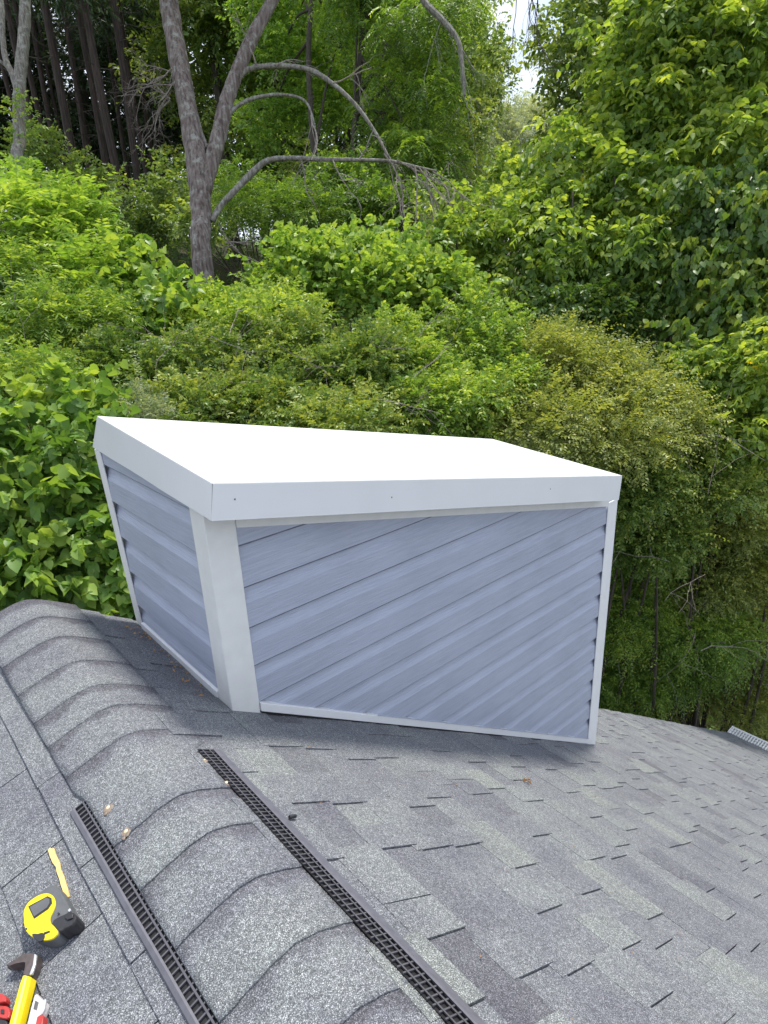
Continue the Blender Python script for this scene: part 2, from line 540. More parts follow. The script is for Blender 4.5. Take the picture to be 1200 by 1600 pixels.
def course_rows(side):
    s_end = (X_EAVE - XR) / CO if side > 0 else (XR - X_EAVE_L) / COL
    s = 0.075 if side > 0 else 0.060
    k = 0
    while s < s_end:
        s1 = min(s + EXPO, s_end + 0.004)
        y = Y_RAKE
        high = rs.random() < 0.5
        sk0 = 0.0
        while y > Y_NEAR:
            if side > 0:
                w = rs.choice((0.06, 0.075, 0.09, 0.11, 0.13, 0.17)) * (0.85 + 0.3 * rs.random())
            else:
                w = rs.choice((0.14, 0.17, 0.21, 0.24)) * (0.9 + 0.2 * rs.random())
            y1 = max(y - w, Y_NEAR)
            tone = min(1, max(0, rs.gauss(0.48, 0.15 if side > 0 else 0.07) + ((0.07 if high else -0.07) if side > 0 else 0)))
            sk1 = rs.uniform(-0.0022, 0.0022)
            tabs.append((side, s, s1, y1, y, high, tone, (sk1, sk0)))
            sk0 = sk1
            y = y1
            high = (not high) if rs.random() < 0.93 else high
        s += EXPO
        k += 1


course_rows(1)
course_rows(-1)


def tab_shape(t):
    side, s0, s1, y0, y1, high, tone, tp = t
    hb = (0.0068 if high else 0.0036) + 0.0006 * math.sin(s0 * 70 + y0 * 31)     # butt thickness
    hu = 0.0042 if high else 0.0008
    if side < 0:
        hb = 0.0078 + 0.0012 * math.sin(s0 * 70 + y0 * 31); hu = 0.002
    g = 0.0009 if high else 0.0006
    if side < 0 and not high:
        g = 0.0009
    yy0, yy1 = y0 + g, y1 - g
    up = s0 - 0.012
    a = [slope_point(side, up, yy0, -0.004), slope_point(side, s1, yy0 + tp[0], -0.004), slope_point(side, s1, yy1 + tp[1], -0.004), slope_point(side, up, yy1, -0.004)]
    e = 0.0010 * math.sin(y0 * 93 + s0 * 57)
    b = [slope_point(side, up, yy0, hu), slope_point(side, s1 + e, yy0 + tp[0], hb), slope_point(side, s1 - e, yy1 + tp[1], hb + 0.0006 * math.sin(y1 * 77)), slope_point(side, up, yy1, hu)]
    if side < 0:
        o = [1, 0, 3, 2]
        a = [a[i] for i in o]; b = [b[i] for i in o]
    return a + b


def visible_size(t):
    """picture area of a tab, zero when it is out of the picture or behind the chase"""
    side, s0, s1, y0, y1, high, tone, tp = t
    P = [project(slope_point(side, s, y, 0.005)) for s, y in ((s0, y0), (s1, y0), (s1, y1), (s0, y1))]
    if any(p is None for p in P): return 0
    cx = sum(p[0] for p in P) / 4; cy = sum(p[1] for p in P) / 4
    if not (-25 < cx < 1225 and 850 < cy < 1625): return 0
    if 1.86 > XR + s0 * CO > 0.44 and (y0 + y1) / 2 > 1.0 and side > 0: return 0
    a = 0
    for i in range(4):
        a += P[i][0] * P[(i + 1) % 4][1] - P[(i + 1) % 4][0] * P[i][1]
    return abs(a) / 2


order = sorted(range(len(tabs)), key=lambda i: -visible_size(tabs[i]))
near = set(i for i in order[:300] if visible_size(tabs[i]) > 0)
for i in order[:300]:
    if i in near:
        mb = MB(); mb.hexa(tab_shape(tabs[i]))
        mb.build('shingle', M['shingle'], house, tone=tabs[i][6])
mb = MB(); tones = []
for i, t in enumerate(tabs):
    if i not in near:
        mb.hexa(tab_shape(t)); tones += [t[6]] * 8
tag(mb.build('shingle_field', M['shingle'], house, tone=tones), kind='stuff')


# ridge cap shingles ------------------------------------------------
def cap_z(dd, y):
    """height (units) of the bent caps dd off the ridge line: low and broad over the vent, tighter on the bare ridge"""
    t = min(1, max(0, (y - 1.0) / 0.3))
    d = dd - 0.006 + 0.004
    sr, sl, r_ = 0.66, 0.36, 0.030
    return ZR - 0.0085 + 0.005 * t - ((sr + sl) / 2 * (math.sqrt(d * d + r_ * r_) - r_) + (sr - sl) / 2 * d)


def cap_mesh(y_low, y_high, tone, last=False):
    """one bent cap shingle from y_low (exposed butt, towards the camera) to y_high"""
    nx, ny = 18, 10
    tones = []
    v, f = [], []
    for layer in (1, 0):
        for j in range(ny + 1):
            y = y_low + (y_high + 0.02 - y_low) * j / ny
            fr = j / ny
            q0 = min(1, max(0, (y - 0.825) / 0.03)); q0 = q0 * q0 * (3 - 2 * q0)
            half = 0.0835 + 0.0165 * q0; xs_off = 0.0155 - 0.0095 * q0
            butt = ((0.0030 if y_low < 0.75 else 0.0011) * (1 - fr) + 0.0002) if layer else -0.0035 * 1.0
            for i in range(nx + 1):
                d = -half + 2 * half * i / nx
                wav = 0.0005 * math.sin(i * 1.3 + y_low * 60) * (1 - fr)
                yj = y + (0.0006 * math.sin(i * 1.9 + y_low * 91) + 0.002 * math.sin(y_low * 37)) * (1 - fr) - 0.006 * (abs(d) / half) ** 2 * 0
                v.append(W(XR - xs_off + d, yj, cap_z(d - xs_off + 0.006, y) + butt + wav * 0.4))
                # darker granule band printed just below the next cap's edge
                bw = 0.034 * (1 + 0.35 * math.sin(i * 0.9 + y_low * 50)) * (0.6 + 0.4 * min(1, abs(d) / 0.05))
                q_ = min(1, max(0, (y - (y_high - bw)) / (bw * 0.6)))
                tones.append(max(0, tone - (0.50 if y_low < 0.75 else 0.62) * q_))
    n = (nx + 1) * (ny + 1)
    for j in range(ny):
        for i in range(nx):
            a = j * (nx + 1) + i
            f.append((a, a + 1, a + nx + 2, a + nx + 1))
            f.append((n + a, n + a + nx + 1, n + a + nx + 2, n + a + 1))
    for i in range(nx):
        f.append((i, n + i, n + i + 1, i + 1))
        a = ny * (nx + 1) + i
        f.append((a, a + 1, n + a + 1, n + a))
    for j in range(ny):
        a = j * (nx + 1); b = a + nx
        f.append((a, a + nx + 1, n + a + nx + 1, n + a))
        f.append((b, n + b, n + b + nx + 1, b + nx + 1))
    me = mesh_py('ridge_cap_shingle', v, f)
    at_ = me.attributes.new('tone', 'FLOAT', 'POINT')
    at_.data.foreach_set('value', tones)
    me.polygons.foreach_set('use_smooth', [i < 2 * nx * ny for i in range(len(f))])
    return me


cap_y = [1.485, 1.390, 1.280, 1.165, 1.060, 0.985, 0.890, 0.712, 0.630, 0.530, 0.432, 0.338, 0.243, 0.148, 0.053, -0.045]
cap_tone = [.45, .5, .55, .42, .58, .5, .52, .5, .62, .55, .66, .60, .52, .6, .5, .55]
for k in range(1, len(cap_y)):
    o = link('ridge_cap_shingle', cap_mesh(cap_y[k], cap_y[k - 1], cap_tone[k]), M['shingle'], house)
mb = MB()
y = cap_y[-1]
while y > Y_NEAR:
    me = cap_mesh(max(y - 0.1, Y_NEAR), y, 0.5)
    mb.add([tuple(q_.co) for q_ in me.vertices], [tuple(p.vertices) for p in me.polygons])
    bpy.data.meshes.remove(me)
    y -= 0.1
tag(mb.build('ridge_cap_row', M['shingle'], house, tone=0.5), kind='stuff')


# ridge vents -------------------------------------------------------
def ridge_vent(side, x_in, x_lip, x_out, y_start, rows, label):
    """slotted tray from the caps' edge out to a raised grey baffle"""
    vent = empty('ridge_vent', W(x_lip, 0, roof_z(x_lip)))
    vent.parent = house
    vent.location = Vector(W(x_lip, 0, roof_z(x_lip))) - house.location
    vent['label'] = label
    y_end = -1.6
    h_in, h_lip = 0.0165, 0.0115          # height off the roof plane, metres / U
    zin = lambda x, h: roof_z(x) + h
    # dark tray
    mb = MB()
    a = [W(x_in, y_end, zin(x_in, -0.002)), W(x_lip, y_end, zin(x_lip, -0.002)), W(x_lip, y_start, zin(x_lip, -0.002)), W(x_in, y_start, zin(x_in, -0.002))]
    b = [W(x_in, y_end, zin(x_in, 0.0054)), W(x_lip, y_end, zin(x_lip, 0.0052)), W(x_lip, y_start, zin(x_lip, 0.0052)), W(x_in, y_start, zin(x_in, 0.0054))]
    if side < 0:
        o_ = [1, 0, 3, 2]; a = [a[i] for i in o_]; b = [b[i] for i in o_]
    mb.hexa(a + b)
    mb.build('tray', M['vent_dark'], vent)
    # louvre bars
    mb = MB()
    pitch = 0.0087
    y = y_start
    n = int((y_start - y_end) / pitch)
    top_in, top_lip = 0.0086, 0.0086
    for k in range(n + 1):
        y = y_start - k * pitch
        wb = 0.0009
        a = [W(x_in, y - wb, zin(x_in, 0.0056)), W(x_lip, y - wb, zin(x_lip, 0.0054)), W(x_lip, y + wb, zin(x_lip, 0.0054)), W(x_in, y + wb, zin(x_in, 0.0056))]
        b = [W(x_in, y - wb, zin(x_in, top_in)), W(x_lip, y - wb, zin(x_lip, top_lip)), W(x_lip, y + wb, zin(x_lip, top_lip)), W(x_in, y + wb, zin(x_in, top_in))]
        if side < 0:
            a = [a[i] for i in o_]; b = [b[i] for i in o_]
        mb.hexa(a + b)
    tag(mb.build('louvre_bars', M['louvre'], vent), kind='stuff')
    for r in range(rows):
        mb = MB()
        xc = x_in + (x_lip - x_in) * (r + (1 if rows == 1 else 0.5) * 1.0) / (rows if rows > 1 else 1) if rows > 1 else x_in + (x_lip - x_in) * 0.22
        hw = 0.0010
        tz = 0.0094
        a = [W(xc - hw, y_end, zin(xc - hw, 0.0056)), W(xc + hw, y_end, zin(xc + hw, 0.0056)), W(xc + hw, y_start, zin(xc + hw, 0.0056)), W(xc - hw, y_start, zin(xc - hw, 0.0056))]
        b = [W(xc - hw, y_end, zin(xc - hw, tz)), W(xc + hw, y_end, zin(xc + hw, tz)), W(xc + hw, y_start, zin(xc + hw, tz)), W(xc - hw, y_start, zin(xc - hw, tz))]
        mb.hexa(a + b)
        mb.build('rib', M['louvre'], vent)
    # outer baffle: thin upright wall that leans outward, with a flat top lip
    mb = MB()
    e = side
    prof = [(x_lip, 0.001), (x_lip, 0.0100), (x_lip + e * 0.0025, 0.0108), (x_out, 0.0085), (x_out + e * 0.0012, 0.0), (x_out, -0.002)]
    n = len(prof)
    ys = np.linspace(y_end, y_start, 40)
    v = []
    for i, yy in enumerate(ys):
        wv = 0.0007 * math.sin(yy * 9) + 0.0004 * math.sin(yy * 23)
        v += [W(x + wv * e, yy, roof_z(x) + h) for x, h in prof]
    f = []
    for i in range(len(ys) - 1):
        for k in range(n - 1):
            a_ = i * n + k
            qd = (a_, a_ + 1, a_ + n + 1, a_ + n)
            f.append(qd if side > 0 else tuple(reversed(qd)))
    f.append(tuple(range(n)) if side < 0 else tuple(reversed(range(n))))
    f.append(tuple((len(ys) - 1) * n + k for k in (range(n) if side > 0 else reversed(range(n)))))
    mb.add(v, f)
    mb.build('baffle', M['vent'], vent)
    return vent


ridge_vent(1, 0.2985, 0.3215, 0.335, 0.818, 2, 'black slotted ridge vent strip on the side facing the chase')
ridge_vent(-1, 0.1305, 0.1165, 0.1095, 0.826, 1, 'black slotted ridge vent strip on the side by the tape measure')

# exposed nails with sealant on the ridge caps ---------------------
def on_cap(px, py):
    """point on the cap surface under a survey position"""
    for it in range(400):
        d = 0.6 + it * 0.005
        p = at(px, py, d)
        x, y, z = p[0] / U, p[1] / U, (p[2] - CAM_H) / U
        dd = x - XR + 0.006
        zc = cap_z(dd, y) + 0.0030
        if abs(dd) > 0.1: zc = roof_z(x) + 0.004
        if z < zc: return Vector((p[0], p[1], zc * U + CAM_H))
    return Vector(at(px, py, 1.0))


def dome(mb, c, r, h, nrm, seg=12, irregular=0.0):
    nrm = Vector(nrm).normalized()
    u = nrm.orthogonal().normalized(); w = nrm.cross(u)
    rings = [(1.0, -0.25), (0.92, 0.35), (0.62, 0.8), (0.25, 1.0)]
    base = len(mb.v)
    rad = [1 + irregular * (random.random() - 0.5) for _ in range(seg)]
    for rr, hh in rings:
        for k in range(seg):
            a = 2 * math.pi * k / seg
            mb.v.append(tuple(Vector(c) + (u * math.cos(a) + w * math.sin(a)) * r * rr * rad[k] + nrm * h * hh))
    for i in range(len(rings) - 1):
        for k in range(seg):
            mb.f.append((base + i * seg + k, base + i * seg + (k + 1) % seg, base + (i + 1) * seg + (k + 1) % seg, base + (i + 1) * seg + k))
    mb.f.append(tuple(base + (len(rings) - 1) * seg + k for k in range(seg)))


for px, py, nx in ((355, 1224, 0.35), (169, 1265, -0.35), (197, 1302, -0.4), (320, 1190, 0.3)):
    c = on_cap(px, py)
    small = py == 1190
    s_ = MB(); dome(s_, c, 0.0075 if small else 0.0105, 0.0012, (nx, 0, 1), 14, 0.35)
    if not small:
        dome(s_, c + Vector((-0.008, -0.009, -0.001)), 0.004, 0.0008, (nx, 0, 1), 8, 0.3)
    so = s_.build('sealant_dab', M['sealant'], house, smooth=True)
    s_ = MB(); dome(s_, c + Vector((0.001, 0.002, 0.0008)), 0.0028 if small else 0.0048, 0.0018, (nx, 0, 1), 12)
    s_.build('nail_head', M['nail'], so, smooth=True, wc=True)

# gutter with a leaf guard at the far end of the eave ---------------
gut = empty('gutter', W(X_EAVE, 1.2, roof_z(X_EAVE) - 0.05), 'white eave gutter with a perforated leaf guard at the roof corner', 'gutter')
gx0, gx1 = X_EAVE + 0.005, X_EAVE + 0.09
gz1 = roof_z(X_EAVE) - 0.005
mb = MB()
y0, y1 = -3.0, Y_RAKE + 0.01
mb.box(W(gx0, y0, gz1 - 0.085), W(gx1, y1, gz1 - 0.078))
mb.hexa([W(gx1 - 0.004, y0, gz1 - 0.078), W(gx1, y0, gz1 - 0.078), W(gx1, y1, gz1 - 0.078), W(gx1 - 0.004, y1, gz1 - 0.078),
         W(gx1 + 0.008, y0, gz1 + 0.010), W(gx1 + 0.020, y0, gz1 + 0.010), W(gx1 + 0.020, y1, gz1 + 0.010), W(gx1 + 0.008, y1, gz1 + 0.010)])
mb.build('trough', M['gutter'], gut)
mb = MB(); mb.box(W(gx0, y1 + 0.0005, gz1 - 0.085), W(gx1 + 0.02, y1 + 0.006, gz1 + 0.012))
mb.build('end_cap', M['gutter'], gut)
mb = MB()
for k in range(46):
    yy = y1 - 0.01 - k * 0.022
    mb.box(W(gx0 - 0.03, yy - 0.0045, gz1 + 0.001), W(gx1 + 0.006, yy + 0.0045, gz1 + 0.005))
for xx in (gx0 - 0.03, gx0 + 0.012, gx0 + 0.05, gx1 + 0.001):
    mb.box(W(xx, y1 - 1.03, gz1 + 0.0052), W(xx + 0.005, y1 - 0.002, gz1 + 0.008))
tag(mb.build('leaf_guard', M['trim_clean'], gut), kind='stuff')

# ------------------------------------------------------------------ chimney chase
XW, YW = 0.4530, 1.0             # front-left wall corner
XW1 = 1.8470                     # front-right corner
YB_BOT, YB_TOP = 1.4430, 1.4980  # back-left edge leans as in the photo
chase = empty('chimney_chase', W(1.1, 1.2, roof_z(1.1)), 'slate blue sided chimney chase with a white metal top, standing on the roof', 'chimney')


def top_front(x):      # underside of the metal top along the front wall
    return np.interp(x, [XW, XW1], [-0.3960, -0.7300])


def bot_front(x):
    return roof_z(x) + 0.004


LAP0 = -0.4601
LAP = 0.08567


def lap_profile(t):
    """outward offset (units) at height fraction t of one board: flat face below, concave bevel above"""
    if t < 0.055: return 0.0076 + 0.0042 * t / 0.055
    if t < 0.64: return 0.0118 - 0.0016 * t / 0.64
    s = (t - 0.64) / 0.36
    return 0.0102 - 0.0100 * (math.sin(s * math.pi / 2) ** 1.1)


def siding_wall(poly, to_world, parent, label_z0=LAP0):
    """poly: convex outline [(a, z)...]; to_world(a, z, out) -> point; one board per course"""
    zmin = min(p[1] for p in poly); zmax = max(p[1] for p in poly)

    def span(z):
        xs_ = []
        n = len(poly)
        for i in range(n):
            (a0, z0), (a1, z1) = poly[i], poly[(i + 1) % n]
            if z0 == z1: continue
            if min(z0, z1) - 1e-9 <= z <= max(z0, z1) + 1e-9:
                xs_.append(a0 + (a1 - a0) * (z - z0) / (z1 - z0))
        return (min(xs_), max(xs_)) if xs_ else None

    k = math.floor((zmin - label_z0) / LAP)
    while label_z0 + k * LAP < zmax:
        zb = label_z0 + k * LAP
        k += 1
        ts = [0.0, 0.02, 0.04, 0.055, 0.15, 0.3, 0.45, 0.64, 0.68, 0.74, 0.80, 0.87, 0.94, 1.0]
        lv = sorted(set([zb + t * LAP for t in ts] + [p[1] for p in poly if zb < p[1] < zb + LAP]))
        lv = [z for z in lv if zmin <= z <= zmax]
        if lv and lv[0] > zmin and lv[0] > zb + 1e-6: lv = [zmin] + lv
        rows = []
        for z in lv:
            sp_ = span(z)
            if sp_ is None: continue
            t = (z - zb) / LAP
            rows.append((sp_[0], sp_[1], z, lap_profile(min(max(t, 0), 1))))
        if len(rows) < 2: continue
        v, f = [], []
        nseg = 6
        if abs(rows[0][2] - zb) < 1e-6:      # butt return under the board
            a0, a1, z, o_ = rows[0]
            rows = [(a0, a1, z + 0.0004, 0.0)] + rows
        for a0, a1, z, o_ in rows:
            for i in range(nseg + 1):
                a = a0 + (a1 - a0) * i / nseg
                wave = 0.0006 * math.sin(a * 9 + k * 2.1)
                v.append(to_world(a, z, o_ + wave))
        for j in range(len(rows) - 1):
            for i in range(nseg):
                b_ = j * (nseg + 1) + i
                f.append((b_, b_ + 1, b_ + nseg + 2, b_ + nseg + 1))
        me = mesh_py('siding_board', v, f)
        o = link('siding_board', me, M['siding'], parent)
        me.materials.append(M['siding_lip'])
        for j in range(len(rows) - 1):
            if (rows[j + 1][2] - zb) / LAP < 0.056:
                for i in range(nseg): me.polygons[j * nseg + i].material_index = 1  # lip rows carry the painted lap shadow
    return


front_poly = [(XW + 0.008, bot_front(XW + 0.008)), (XW1 - 0.004, bot_front(XW1 - 0.004)), (XW1 - 0.004, top_front(XW1 - 0.004)), (XW + 0.008, top_front(XW + 0.008))]
siding_wall(front_poly, lambda a, z, o: W(a, YW - o, z), chase)
z_top_l = -0.372
left_poly = [(YW + 0.006, bot_front(XW)), (YB_BOT, bot_front(XW)), (YB_TOP, -0.335), (YW + 0.006, -0.360)]
siding_wall([(-a, z) for a, z in left_poly], lambda a, z, o: W(XW - o, -a, z), chase, LAP0 - 0.012)
# right and back walls, seen only from the side
right_poly = [(YW + 0.006, bot_front(XW1)), (1.44, bot_front(XW1)), (1.44, -0.72), (YW + 0.006, -0.735)]
siding_wall(right_poly, lambda a, z, o: W(XW1 + o, a, z), chase)
mb = MB()
mb.add([W(XW + 0.004, 1.440, bot_front(XW)), W(XW1 - 0.004, 1.438, bot_front(XW1)), W(XW1 - 0.004, 1.438, top_front(XW1)), W(XW + 0.004, 1.500, top_front(XW))], [(0, 1, 2, 3)])
mb.add([W(XW + 0.004, 1.430, bot_front(XW)), W(XW1 - 0.004, 1.428, bot_front(XW1)), W(XW1 - 0.004, 1.428, top_front(XW1)), W(XW + 0.004, 1.490, top_front(XW))], [(3, 2, 1, 0)])
mb.build('back_wall', M['siding'], chase)


def slab(corners, thick_vec):
    a = [Vector(c) for c in corners]
    b = [c + Vector(thick_vec) for c in a]
    m_ = MB(); m_.hexa([tuple(p) for p in a] + [tuple(p) for p in b])
    return m_


# corner posts (L shaped)
def corner_post(x, y, sx, sy, z0f, z1f, wx, wy, out, name='corner_post', lean=0.0, mat=None):
    """x, y corner; sx, sy directions in which the two flanges run; z as functions of x"""
    m_ = MB()
    o = out
    xo, yo = x - sx * o, y - sy * o
    # outline in plan, counter-clockwise irrelevant (normals recalculated)
    plan = [(xo, yo), (x + sx * wx, yo), (x + sx * wx, yo + sy * 0.004), (xo + sx * 0.004, yo + sy * 0.004), (xo + sx * 0.004, y + sy * wy), (xo, y + sy * wy)]
    n = len(plan)
    v = [W(a, b, z0f(a)) for a, b in plan] + [W(a, b + lean, z1f(a)) for a, b in plan]
    f = [(i, (i + 1) % n, n + (i + 1) % n, n + i) for i in range(n)]
    f += [(0, 1, 2, 3), (0, 3, 4, 5), (n + 3, n + 2, n + 1, n), (n + 5, n + 4, n + 3, n)]
    m_.add(v, f)
    o_ = m_.build(name, mat or M['trim'], chase, bevel=0.004)
    bm = bmesh.new(); bm.from_mesh(o_.data); bmesh.ops.recalc_face_normals(bm, faces=bm.faces); bm.to_mesh(o_.data); bm.free()
    return o_


corner_post(XW, YW, 1, 1, lambda a: roof_z(a) - 0.006, lambda a: -0.376, 0.0455, 0.040, 0.0140)
corner_post(XW1, YW, -1, 1, lambda a: roof_z(a) - 0.006, lambda a: -0.725, 0.0420, 0.040, 0.0150, mat=M['trim_clean'])
corner_post(XW, YB_BOT, 1, -1, lambda a: roof_z(a) + 0.004, lambda a: -0.352, 0.03, 0.020, 0.0150, lean=YB_TOP - YB_BOT)

# trim strips along the bottom and under the top
xa_, xb_ = XW + 0.0460, XW1 - 0.0425


def strip(pts_low, pts_high, out_vec, name, mat):
    a = [Vector(W(*pts_low[0])), Vector(W(*pts_low[1])), Vector(W(*pts_high[1])), Vector(W(*pts_high[0]))]
    o_ = Vector(out_vec)
    m_ = MB(); m_.hexa([tuple(p) for p in a] + [tuple(p + o_) for p in a])
    ob = m_.build(name, mat, chase, bevel=0.0015)
    bm = bmesh.new(); bm.from_mesh(ob.data); bmesh.ops.recalc_face_normals(bm, faces=bm.faces); bm.to_mesh(ob.data); bm.free()


strip([(xa_, YW - 0.002, roof_z(xa_) + 0.010), (xb_, YW - 0.002, roof_z(xb_) + 0.004)], [(xa_, YW - 0.002, roof_z(xa_) + 0.031), (xb_, YW - 0.002, roof_z(xb_) + 0.026)], (0, -0.0225, 0), 'bottom_trim', M['trim_clean'])
strip([(xa_, YW - 0.002, top_front(xa_) - 0.013), (xb_ + 0.0, YW - 0.002, top_front(xb_) - 0.018)], [(xa_, YW - 0.002, top_front(xa_) + 0.02), (xb_, YW - 0.002, top_front(xb_) + 0.02)], (0, -0.0215, 0), 'top_trim', M['trim'])
yl0, yl1 = YW + 0.0405, YB_BOT - 0.0205
strip([(XW - 0.001, yl0, roof_z(XW) + 0.006), (XW - 0.001, yl1, roof_z(XW) + 0.006)], [(XW - 0.001, yl0, roof_z(XW) + 0.030), (XW - 0.001, yl1, roof_z(XW) + 0.030)], (-0.0235, 0, 0), 'bottom_trim', M['trim_clean'])
strip([(xa_ + 0.3, YW - 0.0175, roof_z(xa_ + 0.3) + 0.0315), (xb_, YW - 0.0175, roof_z(xb_) + 0.0265)], [(xa_ + 0.3, YW - 0.0175, roof_z(xa_ + 0.3) + 0.0345), (xb_, YW - 0.0175, roof_z(xb_) + 0.0295)], (0, -0.003, 0), 'channel_lip', M['siding'])

m_ = MB()
m_.hexa([W(xa_ + 0.002, YW - 0.014, roof_z(xa_) + 0.002), W(xb_, YW - 0.014, roof_z(xb_) + 0.002), W(xb_, YW - 0.001, roof_z(xb_) + 0.002), W(xa_ + 0.002, YW - 0.001, roof_z(xa_) + 0.002),
         W(xa_ + 0.002, YW - 0.014, roof_z(xa_) + 0.0098), W(xb_, YW - 0.014, roof_z(xb_) + 0.0038), W(xb_, YW - 0.001, roof_z(xb_) + 0.0038), W(xa_ + 0.002, YW - 0.001, roof_z(xa_) + 0.0098)])
m_.build('gap_shade_strip', M['deck'], chase)  # added black strip, paints the dark of the gap under the bottom trim

# sheet metal top: sloping sheet with folded skirts
TL = Vector(at(152, 650, 1)) ; del TL


def hit(px, py, axis, k):
    d = at(px, py, 1.0) - np.array([0, 0, CAM_H])
    t = k * U / d[axis]
    return np.array([0, 0, CAM_H]) + d * t


FL = hit(332, 755, 1, 0.936)
FR = hit(972, 743, 1, 0.936)
BL = hit(152, 650, 0, FL[0] / U)
nrm = np.cross(FR - FL, BL - FL); nrm /= np.linalg.norm(nrm)
dBR = at(770, 686, 1.0) - np.array([0, 0, CAM_H])
BR = np.array([0, 0, CAM_H]) + dBR * (np.dot(nrm, FL - np.array([0, 0, CAM_H])) / np.dot(nrm, dBR))
fl = hit(330, 812, 1, 0.930); fr = hit(967, 780, 1, 0.930)
bl = hit(145, 697, 0, (FL[0] - 0.008) / U)
br = BR + (fr - FR) + np.array([0.0, 0.02, 0.0])
NS = 24
v, f = [], []
for j in range(NS + 1):
    for i in range(NS + 1):
        a, b = i / NS, j / NS
        p = (FL * (1 - a) + FR * a) * (1 - b) + (BL * (1 - a) + BR * a) * b
        ripple = 0.0016 * math.sin(a * 7 + b * 3) * math.sin(b * 3.1) * math.sin(a * 3.14)
        v.append(p + nrm * ripple)
for j in range(NS):
    for i in range(NS):
        a = j * (NS + 1) + i
        f.append((a, a + 1, a + NS + 2, a + NS + 1))
sheet = mesh_py('top_sheet', v, f)
sheet.polygons.foreach_set('use_smooth', [True] * len(f))
cap = link('top_sheet', sheet, M['white_metal'], chase)


def skirt(p0, p1, q1, q0, inward, name):
    """p upper corners, q lower corners, a hem turned inwards at the bottom"""
    n = 20
    v, f = [], []
    inward = np.array(inward, float)
    for i in range(n + 1):
        a = i / n
        up = p0 * (1 - a) + p1 * a
        lo = q0 * (1 - a) + q1 * a
        w_ = 0.0012 * math.sin(a * 11) * math.sin(a * math.pi)
        v += [up + inward * 0.0015 + np.array([0, 0, -0.0004]), up - inward * 0.001 + np.array([0, 0, -0.0015]), lo - inward * (0.0 + w_), lo + np.array([0, 0, -0.0035]) - inward * (0.0005 + w_), lo + inward * (0.006 - w_) + np.array([0, 0, -0.001]), up + inward * 0.004 + np.array([0, 0, -0.004])]
    for i in range(n):
        for k in range(5):
            a_ = i * 6 + k
            f.append((a_, a_ + 6, a_ + 7, a_ + 1))
    me = mesh_py(name, v, f)
    bm = bmesh.new(); bm.from_mesh(me); bmesh.ops.recalc_face_normals(bm, faces=bm.faces); bm.to_mesh(me); bm.free()
    return link(name, me, M['white_metal'], chase)


sk = skirt(FL, FR, fr, fl, (0, 1, 0), 'front_skirt')
skirt(BL, FL, fl, bl, (1, 0, 0), 'side_skirt')
skirt(FR, BR, br, fr, (-1, 0, 0), 'side_skirt')
skirt(BR, BL, bl, br, (0, -1, 0), 'back_skirt')
for px, py in ((367, 780), (612, 777), (860, 764)):
    c = hit(px, py, 1, 0.9325)
    m_ = MB(); dome(m_, Vector(c) + Vector((0, -0.0005, 0)), 0.0024, 0.0010, (0, -1, 0), 10)
    m_.build('screw', M['grey'], sk, smooth=True)


# ------------------------------------------------------------------ tools and debris on the left slope
def on_left(px, py, h=0.006):
    d = at(px, py, 1.0) - np.array([0, 0, CAM_H])
    n_ = np.array([-SL, 0, 1.0])
    k = n_ @ np.array([XR * U, 0, ZL * U + 0.0]) + h
    t = k / (n_ @ d)
    return np.array([0, 0, CAM_H]) + d * t


def left_frame(p_from, p_to):
    """origin and axes on the left slope: x along p_from -> p_to, z off the roof"""
    n_ = Vector((-SL, 0, 1)).normalized()
    x = (Vector(p_to) - Vector(p_from)); ln = x.length
    x = (x - n_ * x.dot(n_)).normalized()
    y = n_.cross(x)
    m_ = Matrix([[x.x, y.x, n_.x, p_from[0]], [x.y, y.y, n_.y, p_from[1]], [x.z, y.z, n_.z, p_from[2]], [0, 0, 0, 1]])
    return m_, ln


def prism(outline, z0, z1, inset=0.0, seg_top=True):
    """closed solid from an outline with slightly rounded top edge"""
    m_ = MB()
    n = len(outline)
    cx = sum(p[0] for p in outline) / n; cy = sum(p[1] for p in outline) / n
    lay = [(z0, 0.6), (z0 + (z1 - z0) * 0.1, 0), (z1 - (z1 - z0) * 0.14, 0), (z1 - (z1 - z0) * 0.04, 0.45), (z1, 1.0)]
    v = []
    for z, k in lay:
        for x, y in outline:
            d = math.hypot(cx - x, cy - y) or 1
            v.append((x + (cx - x) / d * inset * k, y + (cy - y) / d * inset * k, z))
    f = []
    for j in range(len(lay) - 1):
        for i in range(n):
            f.append((j * n + i, j * n + (i + 1) % n, (j + 1) * n + (i + 1) % n, (j + 1) * n + i))
    f.append(tuple(reversed(range(n)))); f.append(tuple((len(lay) - 1) * n + i for i in range(n)))
    m_.add(v, f)
    return m_


# tape measure.  local x: along the base from the nose side to the back, y: towards the round back
def place(o, mtx):
    o.matrix_world = mtx


# outline is taken in plan on the roof: map survey positions to the slope frame
pA, pB = on_left(78, 1472, 0.004), on_left(84, 1384, 0.004)
F, L0 = left_frame(pA, pB)
Fi = F.inverted()


def lp(px, py, h=0.0):
    """slope-frame coordinates of the spot drawn at px, py when the surface is h above the slope"""
    n_ = np.array([-SL, 0, 1.0]); nn = np.linalg.norm(n_)
    d = at(px, py, 1.0) - np.array([0, 0, CAM_H])
    k = n_ @ (np.array([XR * U, 0, ZL * U])) + 0.004 + h * nn
    p = np.array([0, 0, CAM_H]) + d * (k / (n_ @ d))
    q_ = Fi @ Vector(p)
    return (q_.x, q_.y)


